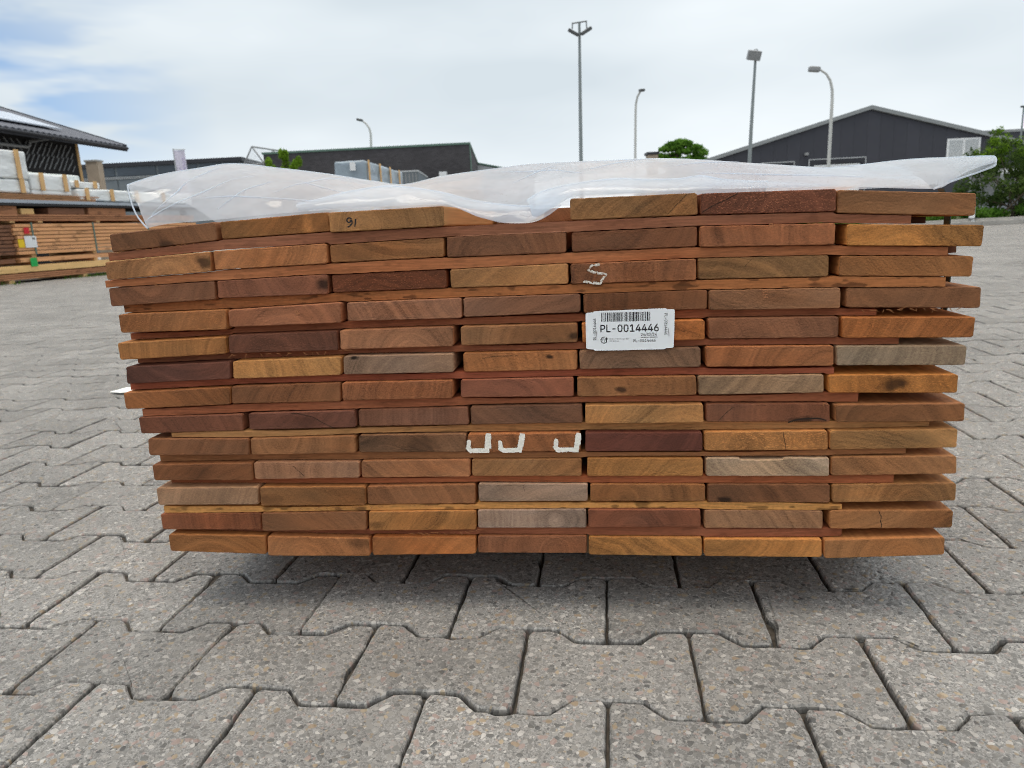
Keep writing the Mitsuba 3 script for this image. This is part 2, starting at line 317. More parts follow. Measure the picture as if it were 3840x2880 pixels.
# ------------------------------------------------------------------ the stack of boards: outlines in 0.1 mm (u, z) in the plane of the board ends
BOARDS=[[[-5029,5182,-3595,5267,-3590,5032,-5031,4947],[-3551,5264,-2138,5313,-2136,5070,-3548,5041],[-2131,5304,-697,5309,-706,5064,-2137,5055],None,[781,5315,2237,5304,2250,5045,778,5058],[2266,5293,3754,5266,3765,5008,2268,5044],[3762,5254,5227,5139,5233,4885,3764,4988]],[[-5136,4841,-3704,4912,-3721,4652,-5142,4602],[-3675,4914,-2192,4940,-2205,4686,-3681,4667],[-2166,4918,-733,4943,-745,4703,-2176,4690],[-706,4947,736,4938,727,4687,-718,4693],[787,4930,2243,4928,2245,4690,785,4689],[2258,4928,3759,4891,3760,4640,2260,4681],[3879,4873,5335,4794,5325,4549,3881,4625]],[[-5174,4510,-3713,4544,-3728,4299,-5179,4262],[-3684,4543,-2223,4565,-2245,4312,-3702,4312],[-2190,4556,-733,4562,-738,4327,-2195,4324],[-695,4560,745,4572,742,4316,-697,4325],[763,4563,2228,4564,2234,4302,763,4315],[2240,4563,3716,4535,3720,4280,2247,4307],[3825,4523,5268,4454,5260,4216,3817,4286]],[[-5086,4168,-3600,4178,-3616,3913,-5089,3918],[-3572,4172,-2083,4216,-2105,3950,-3585,3945],[-2020,4207,-562,4212,-574,3954,-2032,3965],[-550,4212,878,4207,877,3976,-558,3966],[902,4201,2362,4196,2363,3957,903,3962],[2369,4191,3854,4163,3865,3913,2376,3943],[3912,4155,5385,4107,5387,3857,3923,3918]],[[-5151,3801,-3654,3833,-3673,3603,-5151,3565],[-3625,3850,-2170,3860,-2184,3602,-3646,3602],[-2149,3865,-696,3865,-701,3607,-2165,3609],[-604,3862,833,3852,832,3614,-613,3617],[873,3856,2334,3845,2336,3599,880,3607],[2364,3857,3854,3826,3861,3571,2374,3598],[3881,3817,5342,3771,5332,3524,3891,3563]],[[-5096,3479,-3637,3511,-3660,3270,-5116,3240],[-3613,3510,-2158,3530,-2178,3283,-3638,3269],[-2126,3537,-711,3528,-717,3283,-2144,3290],[-599,3530,823,3519,816,3271,-602,3280],[837,3518,2285,3515,2291,3267,835,3276],[2336,3521,3807,3489,3818,3236,2346,3263],[3832,3481,5279,3444,5274,3204,3843,3238]],[[-5190,3134,-3687,3173,-3712,2933,-5189,2897],[-3678,3178,-2200,3194,-2219,2935,-3706,2935],[-2179,3198,-741,3195,-752,2949,-2193,2955],[-648,3193,768,3190,765,2938,-661,2957],[800,3189,2235,3171,2241,2924,798,2937],[2248,3165,3710,3148,3719,2917,2254,2924],[3755,3139,5204,3109,5210,2877,3764,2911]],[[-5037,2793,-3565,2810,-3574,2578,-5027,2556],[-3488,2816,-2041,2827,-2043,2594,-3500,2585],[-2009,2831,-575,2835,-573,2594,-2024,2599],[-550,2842,863,2837,865,2590,-557,2594],[885,2837,2323,2820,2330,2578,884,2590],[2347,2814,3800,2788,3810,2550,2351,2577],[3840,2782,5291,2769,5297,2542,3855,2555]],[[-4940,2500,-3519,2477,-3537,2241,-4963,2256],[-3506,2477,-2074,2489,-2077,2246,-3518,2238],[-2034,2493,-615,2491,-620,2239,-2049,2253],[-602,2491,826,2482,827,2231,-612,2242],[881,2487,2312,2462,2319,2216,874,2230],[2331,2465,3784,2454,3799,2204,2332,2216],[3801,2454,5242,2461,5248,2217,3806,2209]],[[-4943,2133,-3517,2144,-3531,1887,-4945,1900],[-3508,2144,-2055,2140,-2070,1902,-3522,1893],[-2033,2145,-585,2149,-595,1901,-2051,1901],[-572,2149,833,2140,831,1900,-581,1915],[894,2148,2325,2130,2329,1886,887,1899],[2352,2130,3818,2117,3826,1871,2356,1885],[3836,2125,5255,2129,5273,1891,3833,1880]],[[-4938,1801,-3478,1803,-3498,1545,-4945,1544],[-3456,1803,-2003,1797,-2014,1530,-3472,1528],[-1990,1792,-544,1812,-548,1537,-2006,1530],[-510,1820,904,1811,900,1567,-512,1569],[926,1805,2354,1790,2356,1556,920,1567],[2376,1790,3838,1777,3848,1528,2378,1544],[3856,1772,5286,1779,5294,1543,3869,1528]],[[-4960,1414,-3499,1424,-3518,1167,-4962,1173],[-3485,1429,-2020,1447,-2040,1175,-3505,1161],[-1995,1447,-552,1460,-561,1180,-2013,1167],[-536,1463,875,1468,874,1202,-547,1200],[889,1468,2297,1462,2304,1219,888,1211],[2338,1447,3774,1427,3784,1179,2340,1189],[3844,1436,5283,1430,5283,1193,3855,1179]],[[-4883,1118,-3465,1095,-3487,815,-4890,859],[-3443,1095,-2018,1062,-2029,798,-3472,800],[-1986,1082,-575,1083,-590,832,-2006,806],[-559,1092,871,1098,867,843,-568,846],[888,1083,2319,1075,2323,812,881,827],[2335,1060,3770,1061,3781,809,2342,818],[3784,1061,5194,1101,5199,859,3794,803]]]
TONES = [
 [(112,74,48),(128,84,44),(146,104,62),(120,78,50),(130,90,52),(108,62,44),(126,86,54)],
 [(150,102,62),(156,100,60),(136,90,52),(114,74,50),(100,62,40),(142,86,54),(164,110,54)],
 [(118,76,52),(120,74,54),(104,56,34),(152,108,66),(130,80,50),(126,90,54),(138,90,50)],
 [(138,88,50),(136,86,60),(132,88,64),(114,78,58),(116,72,44),(130,90,62),(120,80,52)],
 [(142,94,50),(96,58,44),(142,94,64),(126,86,54),(164,96,46),(118,76,52),(152,90,44)],
 [(80,48,40),(168,118,66),(126,102,84),(152,96,54),(116,88,68),(142,86,50),(128,112,92)],
 [(130,80,44),(114,72,44),(136,82,50),(126,74,54),(126,82,48),(134,108,82),(162,102,46)],
 [(100,60,44),(96,58,46),(108,70,52),(104,72,54),(154,108,62),(108,66,46),(116,76,46)],
 [(112,72,46),(126,84,52),(104,74,52),(132,80,46),(86,46,38),(162,108,58),(152,108,62)],
 [(112,70,42),(142,102,76),(146,96,62),(136,94,56),(152,102,52),(156,134,110),(138,94,58)],
 [(140,108,82),(122,80,44),(132,86,54),(138,114,96),(126,82,46),(102,66,42),(136,94,54)],
 [(122,70,44),(116,76,48),(148,98,50),(134,114,100),(114,66,46),(134,98,70),(136,90,52)],
 [(132,84,44),(152,98,58),(156,94,48),(122,76,50),(162,110,56),(162,108,54),(140,92,52)]]
KW = 1.10   # from the photograph's lit colour to the wood's own colour
def tone(c):
    m = sum(c) / 3; return tuple(min(255, (x * .79 + m * .10 + .11 * y) * KW) for x, y in zip(c, (138, 86, 52)))
FEAT = {}   # (row, column): words for the label
FEAT.update({(0,2): 'tan board with black handwritten mark', (2,4): 'brown board with a chalked figure', (8,3): 'orange brown board with white paint marks',
 (0,5): 'rough dark red board with slanting crack', (1,0): 'tan board with dark right end', (2,1): 'brown board darkening towards its right',
 (2,2): 'rough dark red board with bright flecks', (5,2): 'grey brown board with black top spot', (5,3): 'orange tan board with black knot',
 (6,4): 'brown board with two dark knots', (6,6): 'orange board with a large dark knot', (7,5): 'dark red brown board with black arc',
 (9,5): 'pale grey board with notched top edge', (10,5): 'dark brown board with a black smudge', (11,6): 'brown board with an upright crack',
 (0,1): 'brown board with lighter upright patch', (0,0): 'dark brown board with black smudges', (0,3): 'short brown board set back under film'})
def tone_word(c):
    r, g, b = c; l = .3 * r + .6 * g + .1 * b; s = (r - b) / r
    if s < .36: return 'pale greyish' if l > 112 else 'grey brown'
    if l > 108: return 'golden tan' if s > .55 else 'light tan'
    if l < 66: return 'dark wine red' if r - g > 36 and l < 60 else 'dark brown'
    if r - g > 60: return 'orange brown'
    if r - g > 48 and s > .58: return 'reddish brown'
    return 'dull brown' if l < 88 else 'medium brown'
ORD = 'first second third fourth fifth sixth seventh eighth ninth tenth eleventh twelfth thirteenth'.split()
def row_words(r): return 'the top row' if r == 0 else 'the bottom row' if r == 12 else f'the {ORD[r]} row down'
def col_words(c): return 'leftmost' if c == 0 else 'rightmost' if c == 6 else 'middle one' if c == 3 else f'{ORD[c]} from left' if c < 3 else f'{ORD[6 - c]} from right'
STAIN = {(1,0): (-.3795, .4775, .017, .75), (2,1): (-.2290, .4440, .016, .8), (0,0): (-.4280, .5010, .013, .6), (5,2): (-.1985, .3510, .006, .9), (5,3): (.0480, .3450, .006, .85), (6,4): (.1330, .3020, .009, .8),
  (6,6): (.4480, .3000, .02, .8), (7,5): (.3480, .2560, .016, .7), (10,5): (.2580, .1580, .010, .8), (4,3): (.0790, .3700, .010, .75), (8,2): (-.1200, .2350, .03, .4), (12,1): (-.2150, .1000, .018, .45), (11,2): (-.1900, .1250, .012, .5),
  (7,1): (-.2700, .2680, .02, .35), (0,1): (-.2420, .5170, .0085, -.65), (3,4): (.1500, .4000, .05, .2), (10,1): (-.3300, .1600, .02, .35), (9,0): (-.4300, .2000, .03, .25)}
RINGA = {0: .5, 1: -.35, 2: .9, 3: 2.2, 4: 1.2, 5: -.8, 6: .15}
rows_bot, rows_top = [], []
BW = 2.3
def board_mesh(P, w0, length, r=.0031, seed=0, notch=None):
    g = Polygon(P).buffer(-.0003) if notch is None else Polygon(P).buffer(-.0003).difference(notch); rr = np.random.default_rng(seed)
    g = g.buffer(-r).buffer(r, quad_segs=4).simplify(.00004)
    if notch is not None: g = g.difference(notch)
    L = g.exterior.length; ring = []
    base = [g.exterior.project(shapely.Point(c)) for c in g.exterior.coords[:-1]]
    ss = sorted(set([round(x, 6) for x in base] + [round(x, 6) for x in np.arange(0, L, .006)]))
    o = np.array([g.exterior.interpolate(s).coords[0] for s in ss])
    keep = np.linalg.norm(o - np.roll(o, 1, 0), axis=1) > 4e-4; o = o[keep]
    if not Polygon(o).exterior.is_ccw: o = o[::-1]
    jit = rr.normal(0, .00022, len(o)); o = offset_in(o, .0002 + np.abs(jit))
    c = o.mean(0)
    inn = c + (o - c) * (1 - .0012 / np.maximum(np.linalg.norm(o - c, axis=1, keepdims=True), .006)); inn = offset_in(o, .0009)
    rings = [np.c_[inn[:, 0], np.full(len(o), w0), inn[:, 1]], np.c_[o[:, 0], np.full(len(o), w0 + .0010), o[:, 1]], np.c_[o[:, 0], np.full(len(o), w0 + length), o[:, 1]]]
    m = loft(rings, True, True, tri_of(o) if notch is not None else None); m.invert(); return to_world(m)
wset = np.random.default_rng(21)
BOARD_W = {}
ALLP, KEYS = {}, {}
for r in range(13):
    for c in range(7):
        b = BOARDS[r][c]
        w0 = float(np.clip(wset.normal(0, .0016), -.004, .004))
        if b is None:
            P = np.array([(-.066, .5302), (.076, .5308), (.0755, .5065), (-.0655, .5060)]); w0 = .42
        else:
            P = np.array(b).reshape(4, 2) * 1e-4
        ALLP[r, c] = P; BOARD_W[r, c] = w0
        u0, z0 = P.mean(0); rr = np.random.default_rng(100 * r + c)
        ang = RINGA[(c * 3 + r * 5) % 7] + rr.normal(0, .25); cx = rr.choice([.03, .08, .2, .4]) * rr.choice([-1, 1])
        rough = {(2,2): 1., (0,5): .8, (4,1): .45, (3,0): .4, (8,5): .5, (6,6): .3, (5,2): .15}.get((r, c), 0.05)
        i = wood_id(tone(TONES[r][c]), u0, z0, ang, rr.uniform(150, 330), cx, rough, STAIN.get((r, c)))
        desc = FEAT.get((r, c), tone_word(TONES[r][c]) + ' board')
        lab = f'{desc}, {col_words(c)} in {row_words(r)}'
        assert 4 <= len(lab.split()) <= 16, lab
        key = put('timber_board', board_mesh(P, w0, BW + rr.normal(0, .01) - w0, seed=1000 + 10 * r + c, notch=sbox(.2776, .2096, .3274, .23) if (r, c) == (9, 5) else None), 'wood', uid=i, label=lab, cat='board', group='boards of the timber stack')
        KEYS[r, c] = key
        if r == 0 and c == 2: KEY16 = key
        if r == 2 and c == 4: KEY5 = key
        if r == 8 and c == 3: KEYJ = key
        if (r, c) in ((1, 5), (3, 5), (6, 3), (3, 1), (4, 2), (5, 1)): FEAT[r, c, 'key'] = key
# battens between the rows
ST_L = [-.5093,-.5191,-.5087,-.5072,-.5054,-.5136,-.4983,-.4612,-.4888,-.4817,-.4897,-.486]
ST_R = [.4569,.4991,.4986,.4298,.4549,.3833,.4131,.4963,.4694,.4576,.3993,.4015]
ST_C = [(116,72,54),(150,88,52),(146,88,46),(134,72,46),(122,66,44),(128,58,40),(134,72,46),(164,120,70),(126,82,48),(134,66,36),(192,138,68),(116,62,42)]
ST_WORD = ['dark red brown', 'light red brown', 'orange grained', 'rusty red', 'splintered dark red', 'bright red', 'broad reddish', 'pale straw', 'striped brown', 'smooth red', 'yellow speckled', 'dark reddish']
def edge_curve(r, top, us):
    out = np.full(len(us), np.nan)
    for c in range(7):
        P = ALLP[r, c]
        if BOARD_W[r, c] > .1: continue
        a, b = (P[0], P[1]) if top else (P[3], P[2])
        m = (us >= a[0] - .0005) & (us <= b[0] + .0005); out[m] = np.interp(us[m], [a[0], b[0]], [a[1], b[1]])
    ok = ~np.isnan(out); out = np.interp(us, us[ok], out[ok]); return out
from scipy.ndimage import minimum_filter1d, maximum_filter1d, gaussian_filter1d
for k in range(12):
    def batten(ul, ur, w0, depth, col, label, shrink=0., name='wooden_batten', amp=1.):
        us = np.linspace(ul, ur, max(8, int((ur - ul) / .004)))
        nf = max(3, int(.03 / .004))
        zt = edge_curve(k, False, us) - .0001 - shrink
        zb = edge_curve(k + 1, True, us) + .0001 + shrink
        mid = (zt + zb) / 2; hh = np.maximum(zt - zb, .0045) / 2
        j = np.random.default_rng(k + 50)
        if k > 2 and name == 'wooden_batten' and not shrink:          # the bowed battens do not touch the boards everywhere
            gp = np.clip(meshkit.noise(np.c_[us * 7, us * 0, us * 0 + k], 3) - .38, 0, 1) * .0052; gb = np.clip(meshkit.noise(np.c_[us * 6, us * 0 + 5, us * 0 + k], 8) - .55, 0, 1) * .003
            zt = zt - gaussian_filter1d(gp, 3); zb = zb + gaussian_filter1d(gb, 3); mid = (zt + zb) / 2; hh = np.maximum(zt - zb, .0045) / 2
        zt = mid + hh - np.abs(j.normal(0, .00025, len(us))) * amp; zb = mid - hh + np.abs(j.normal(0, .00025, len(us))) * amp
        o = np.r_[np.c_[us, zb], np.c_[us[::-1], zt[::-1]]]
        n = len(us); tri = []
        for q in range(n - 1): tri += [[q, q + 1, 2 * n - 2 - q], [q, 2 * n - 2 - q, 2 * n - 1 - q]]
        wl, wr = w0 if isinstance(w0, tuple) else (w0, w0); wf = wl + (wr - wl) * np.clip((o[:, 0] - ul) / (.55 * (ur - ul)), 0, 1)
        rings = [np.c_[o[:, 0], wf, o[:, 1]], np.c_[o[:, 0], np.full(len(o), max(wl, wr) + depth), o[:, 1]]]
        m = loft(rings, True, True, np.array(tri)); m.fix_normals(); m = to_world(m)
        i = wood_id(tuple(min(255, .72 * x + .26 * y) for x, y in zip(tone(col), (132, 84, 54))), (ul + ur) / 2, mid.mean(), rough=1. if k in (10, 2) else .35)
        return put(name, m, 'batten_wood', uid=i, label=label, cat='batten', group='battens of the timber stack'), us, zt, zb
    w0 = [(.003, .001), (.002, .003), (.016, .002), (.018, .012), (.022, .008), (.010, .005), (.004, .008), (.003, .010), (.012, .004), (.018, .004), (.004, .003), (.018, .006)][k]
    bk, us, zt, zb = batten(ST_L[k], ST_R[k], w0, .03, ST_C[k], f'{ST_WORD[k]} batten between the {ORD[k]} and {ORD[k + 1]} rows of boards from the top')
    # torn wood fibres along some sawn edges
    spots = {0: [(-.505, -.38, 14, 1)], 4: [(-.37, -.2, 18, 1)], 9: [(-.2, -.06, 26, 0)], 10: [(-.3, -.12, 22, 1)], 11: [(-.1450, -.05, 20, 1), (-.34, -.2, 30, 0)], 3: [(.39, .52, 18, 1)], 6: [(.37, .39, 6, 0)], 1: [(-.5, -.44, 6, 0)]}.get(k, [])
    for a, b, n, up in spots:
        j = np.random.default_rng(k * 7 + 3); ms = []
        for q in range(n):
            u = j.uniform(a, b); zz = np.interp(u, us, zt if up else zb) + (.0004 if up else -.0004); l = j.uniform(.004, .010); th = j.normal(-.9, .8)
            p0 = np.array([u, -.0012, zz]); p2 = p0 + np.array([math.cos(th) * l, -abs(j.normal(.0015, .0015)), math.sin(th) * l * .6]); p1 = (p0 + p2) / 2 + j.normal(0, .0009, 3)
            ms.append(to_world(tube(bez(p0, p1, p2, np.linspace(0, 1, 4)), np.array([.00042, .00038, .0003, .00012]), 4)))
        kk = numbered(bk + '__torn_fibres'); scene[kk] = mikit.ply(join(ms), 'fibre'); labels[kk] = {'kind': 'stuff', 'label': 'torn wood fibres sticking out along the batten'}
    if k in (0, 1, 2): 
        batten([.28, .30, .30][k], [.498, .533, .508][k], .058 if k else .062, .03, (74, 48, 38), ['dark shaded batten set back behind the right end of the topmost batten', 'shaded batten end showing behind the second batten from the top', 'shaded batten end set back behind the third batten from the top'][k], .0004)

# bearers that carry the stack, set back in the shade, and the strap round it
matte('bearer_wood', srgb(120, 96, 70), .85, .3, 12)
for q, (wb, lab) in enumerate(((.178, 'shaded square timber bearer under the front of the stack'), (1.55, 'shaded square timber bearer under the rear of the stack'))):
    m = to_world(bx(-.44, .50, wb, wb + .09, .0015, .0795)); put('timber_bearer', m, 'bearer_wood', label=lab, cat='bearer', group='bearers under the stack')
ws = .082
def strap_piece(u0, u1, z0, z1): return to_world(bx(u0, u1, ws, ws + .016, z0, z1))
ss = []
zz = np.linspace(.079, .522, 23); uu = [max([ALLP[r, 6][:, 0].max() for r in range(13) if ALLP[r, 6][:, 1].min() - .02 < z < ALLP[r, 6][:, 1].max() + .02] + [.52]) + .0006 for z in zz]
o = np.r_[np.c_[uu, zz], np.c_[np.array(uu)[::-1] + .0012, zz[::-1]]]; n = len(zz)
tri = np.array([t for q in range(n - 1) for t in ([q, 2 * n - 2 - q, q + 1], [q, 2 * n - 1 - q, 2 * n - 2 - q])])
m = loft([np.c_[o[:, 0], np.full(len(o), ws), o[:, 1]], np.c_[o[:, 0], np.full(len(o), ws + .016), o[:, 1]]], True, True, tri); m.fix_normals()
put('packing_strap', to_world(m), 'strap_plastic', label='dark green packing strap running up the right side of the stack', cat='strap')

# ---- marks on the board ends
def ribbon(pts, width, w, n=26, taper=True):
    q = spline(pts, n); t = np.gradient(q, axis=0); t /= np.linalg.norm(t, axis=1, keepdims=True); nn = np.stack([-t[:, 1], t[:, 0]], 1)
    j = np.random.default_rng(int(abs(pts[0][0]) * 1e5)); hw = width / 2 * (1 + j.normal(0, .09, n))
    a, b = q + nn * hw[:, None], q - nn * hw[:, None]
    V = np.vstack([np.c_[a[:, 0], np.full(n, w), a[:, 1]], np.c_[b[:, 0], np.full(n, w), b[:, 1]]])
    F = [x for i in range(n - 1) for x in ([i, i + n, i + 1], [i + 1, i + n, i + n + 1])]
    return to_world(trimesh.Trimesh(V, F, process=False))
def scribble(g, w, keep, seed, cell=.0007):
    """a dry mark: the grains of colour that caught on the wood, inside the outline g"""
    j = np.random.default_rng(seed); x0, z0, x1, z1 = g.bounds; V, F = [], []
    xs, zs = np.meshgrid(np.arange(x0, x1, cell), np.arange(z0, z1, cell)); q = np.c_[xs.ravel(), zs.ravel()]
    ins = shapely.contains_xy(g, q[:, 0], q[:, 1]); d = shapely.distance(g.exterior if hasattr(g, 'exterior') else g.boundary, shapely.points(q))
    k = meshkit.fbm(np.c_[q * [420, 700], np.zeros(len(q))], 2, seed); q = q[ins & (k < keep + d * 140)]
    c = cell * .62; V = (q[:, None] + np.array([(-c, -c), (c, -c), (c, c), (-c, c)]) * j.uniform(.75, 1.1, (len(q), 4, 1))).reshape(-1, 2); i = np.arange(len(q))[:, None] * 4
    return to_world(trimesh.Trimesh(np.c_[V[:, 0], w - np.repeat(j.uniform(0, .0002, len(q)), 4), V[:, 1]], np.concatenate([i + [0, 1, 2], i + [0, 2, 3]]), process=False))
wk = BOARD_W[0, 2] - .0006
put('handwritten_mark', join([ribbon([(-.184, .5209), (-.1876, .5223), (-.1901, .5196), (-.1877, .5168), (-.1842, .5195), (-.1837, .5166), (-.186, .5136), (-.1898, .5117)], .0016, wk), ribbon([(-.179, .5206), (-.1798, .516), (-.1809, .5118)], .0016, wk, 8)]), 'ink', KEY16, label='black handwritten number')
wk = BOARD_W[2, 4] - .0006
put('chalk_mark', scribble(shapely.LineString(([(.1102, .4541), (.1015, .4526), (.0983, .4476), (.1047, .4447), (.1185, .4423), (.1142, .4365), (.1109, .4314), (.101, .4331), (.0922, .4348)])).buffer(.0014), wk, .56, 77), 'chalk', KEY5, label='chalked figure shaped like a five')
wk = BOARD_W[8, 3] - .0006
def painted(P, w):
    L = shapely.LineString; g = L(P[:3]).buffer(.0026, cap_style='round').union(L(P[1:4]).buffer(.0030, cap_style='square')).union(L([P[-2], P[-1]]).buffer(.0036, cap_style='flat')).union(L([P[3], P[-1]]).buffer(.0032, cap_style='square'))
    return scribble(g, w, .72, int(abs(P[0][0]) * 1e5))
for P in ([(-.0583,.2391),(-.0592,.2300),(-.0565,.2268),(-.0362,.2272),(-.0341,.2300),(-.0332,.2465)], [(-.0186,.2372),(-.0178,.229),(-.0141,.2267),(.0055,.2272),(.0072,.2320),(.0098,.2455)], [(.0521,.2386),(.0515,.2299),(.0542,.2264),(.0768,.2266),(.0785,.2324),(.0800,.2450)]):
    put('paint_mark', painted(P, wk), 'white_paint', KEYJ, label='white hooked paint mark')
matte('pressed_wood', srgb(168, 112, 76), .8, .3, 60)
for (rc, txt, u, z, h, rot) in (((1, 5), 'R', .3030, .4855, .006, 5), ((3, 5), '3H', .2980, .4165, .0055, -84), ((3, 1), 'R', -.2660, .4060, .006, 40)):
    m = meshkit.text_mesh(txt, h, .0003); v = m.vertices.copy(); a = math.radians(rot)
    uu, zz = u + v[:, 0] * math.cos(a) - v[:, 1] * math.sin(a), z + v[:, 0] * math.sin(a) + v[:, 1] * math.cos(a)
    m.vertices = np.c_[uu, BOARD_W[rc] - .0001 - v[:, 2], zz]
    put('stamped_mark', to_world(m), 'pressed_wood', FEAT[rc[0], rc[1], 'key'], label='faint mark pressed into the end grain', smooth=False)

matte('crack_dark', (.022, .014, .010), .9, .2, 60)
for rc, P, wd in (((11, 6), [(.4420, .1428), (.4433, .1385), (.4452, .1345), (.4447, .1290), (.4462, .1240), (.4455, .1196)], .0008), ((0, 5), [(.2290, .5075), (.2400, .5140), (.2520, .5190), (.2680, .5265)], .0009), ((0, 4), [(.1900, .5075), (.1985, .5160), (.2060, .5230), (.2120, .5290)], .0006),
  ((7, 5), [(.3320, .2560), (.3480, .2600), (.3640, .2605), (.3760, .2575)], .0016), ((7, 5), [(.2500, .2590), (.2580, .2680), (.2680, .2765)], .0007), ((8, 5), [(.3265, .2450), (.3272, .2380), (.3290, .2300), (.3296, .2225)], .0006), ((9, 1), [(-.2960, .2085), (-.2900, .2020), (-.2830, .1945)], .0007), ((10, 3), [(.0080, .1800), (.0095, .1700)], .0004), ((2, 5), [(.2850, .4520), (.2780, .4440)], .0004), ((5, 3), [(-.0350, .3450), (-.0150, .3475), (.0100, .3470)], .0005), ((7, 1), [(-.2900, .2805), (-.2650, .2760), (-.2450, .2650), (-.2350, .2600)], .0008)):
    put('crack', ribbon(P, wd, BOARD_W[rc] - .0003, 40), 'crack_dark', KEYS[rc], label='dark drying crack')

# ---- the white tag stapled across two boards
C0 = np.array([.0937 + .0023, .3745 + .0007])
tagk = thing('paper_tag', 'white stapled paper tag with barcode and printed number', 'tag')
tw, thh = .1025, .0480
ang = math.radians(-.7)
def tag_world(m, lift):
    v = np.asarray(m.vertices).copy(); x, y, zt = v[:, 0], v[:, 1], v[:, 2]
    bow = .0012 * np.sin(np.pi * np.clip(x / tw, 0, 1)) + .0006
    a = .0
    u = .0926 + x * math.cos(ang) - y * math.sin(ang); z = .3512 + .0012 + x * math.sin(ang) + y * math.cos(ang) 
    m.vertices = world(u, -.0048 - bow - lift - zt, z); return m
tp = Polygon([(0, .0020), (.0, .0452), (.0088, .0458), (.0102, .0472), (.094, .0488), (.0954, .0476), (.1045, .0474), (.1036, .0014), (.0945, .0011), (.0930, .0), (.0105, -.0005), (.0088, .0010)])
tp = tp.buffer(-.0022).buffer(.0022).buffer(.0008).buffer(-.0008)
g = tp.segmentize(.004); 
def flat(poly, thick=.00025, cell=None):
    ms = []
    for p_ in getattr(poly, 'geoms', [poly]):
        if p_.is_empty or p_.geom_type != 'Polygon': continue
        ms.append(trimesh.creation.extrude_polygon(p_, thick, engine='earcut'))
    return join(ms)
cells = [tp.intersection(sbox(x, -.01, x + .0075, .06)) for x in np.arange(0, .106, .0075)]
put('sheet', tag_world(flat(shapely.MultiPolygon([c for c in cells if c.geom_type == 'Polygon' and not c.is_empty])), 0), 'tag_paper', tagk)
bars = []; j = np.random.default_rng(14446); x = .0183
pat = [2,1,1,1,1,2,1,1,2,2,3,1,1,1,2,1,3,1,1,1,2,1,3,1,1,1,3,1,4,1,1,1,2,1,2,2,1,1,2,1,3,1,1,2,2,1,3,1,1,1,4,1,2,1,3,1,3,2,1,1,2,2,2,1,2,2,2,2,3,1,1,1,2]
unit = .0575 / sum(pat)
for q, wd in enumerate(pat):
    if q % 2 == 0: bars.append(bx(x, x + wd * unit * .92, .0343 + .016 * 0, .0452, 0, .0001))
    x += wd * unit
put('barcode', tag_world(join(bars), .00035), 'ink', tagk)
def lettering(txt, h, x, y, rot=0, bold=False, name='printed_number', width=None):
    m = meshkit.text_mesh(txt, h, .0001, bold); v = m.vertices.copy()
    v[:, 0] -= v[:, 0].min()
    if width: v[:, 0] *= width / v[:, 0].max()
    a = math.radians(rot); m.vertices = np.c_[x + v[:, 0] * math.cos(a) - v[:, 1] * math.sin(a), y + v[:, 0] * math.sin(a) + v[:, 1] * math.cos(a), v[:, 2]]
    put(name, tag_world(m, .00035), 'ink', tagk)
lettering('PL-0014446', .0086, .0172, .0219, 0, True, width=.0688)
lettering('PL-0014446', .0034, .0122, .0125, 90, True, width=.0258)
lettering('PL-0014446', .0034, .0926, .0428, -90, True, width=.0258)
lettering('24/03/26', .0034, .0650, .0165, width=.0188, bold=True, name='printed_date')
lettering('PL-0014446', .0034, .0560, .0092, width=.0265, bold=True)
lettering('DS M.L. Kieuwou pc. 283', .0016, .0272, .0128, width=.024, name='small_print')
lettering('TEL: 483131', .0016, .0272, .0100, width=.0120, name='small_print')
put('printed_rule', tag_world(bx(.0648, .0845, .0144, .0151, 0, .0001), .00035), 'ink', tagk)
cx, cy, R = .0215, .0122, .0041
ring = shapely.Point(cx, cy).buffer(R).difference(shapely.Point(cx, cy).buffer(R - .0009)).difference(Polygon([(cx, cy), (cx + .006, cy - .0045), (cx + .006, cy + .004), (cx + .002, cy + .006)]))
arrow = Polygon([(cx + .0005, cy + .0008), (cx + .0048, cy + .0008), (cx + .0031, cy + .0038)]).union(sbox(cx + .0024, cy - .003, cx + .0036, cy + .001)).union(Polygon([(cx, cy - .0008), (cx + .0017, cy - .0008), (cx + .0009, cy + .0006)])).union(sbox(cx + .0006, cy - .003, cx + .0011, cy - .0006))
put('logo', tag_world(flat(ring.union(arrow), .0001), .00035), 'ink', tagk)
lettering('SBB', .0018, cx - .0028, cy - .0016, 45, name='logo_lettering')
for (x, y, a) in ((.0123, .0185, 82), (.0975, .0205, 95)):
    m = trimesh.creation.box(extents=(.0095, .0008, .0005)); m.apply_transform(trimesh.transformations.rotation_matrix(math.radians(a), [0, 0, 1])); m.apply_translation((x, y, .0004))
    put('staple', tag_world(m, .0004), 'steel', tagk)

# ------------------------------------------------------------------ the folded film on top (local u, w, z control points)
FE = [(-.451,.003,.523),(-.419,.003,.527),(-.361,.003,.5285),(-.293,.003,.5315),(-.215,.003,.533),(-.145,.003,.533),(-.07,.003,.532),(-.026,.0025,.514),(.008,.002,.507),(.022,.002,.506),(.048,.002,.516),(.078,.003,.5325),(.159,.003,.5325),(.224,.003,.5325),(.308,.003,.5305),(.376,.003,.5285),(.423,.003,.525),(.476,.003,.521)]
RG = [(-.506,.06,.581),(-.483,.1,.595),(-.436,.13,.604),(-.405,.14,.608),(-.324,.14,.597),(-.265,.14,.587),(-.196,.14,.573),(-.154,.14,.566),(-.107,.16,.575),(-.073,.17,.579),(-.041,.18,.582),(.023,.19,.587),(.107,.19,.586),(.181,.18,.584),(.319,.16,.568),(.379,.14,.559),(.448,.12,.548),(.481,.08,.54)]
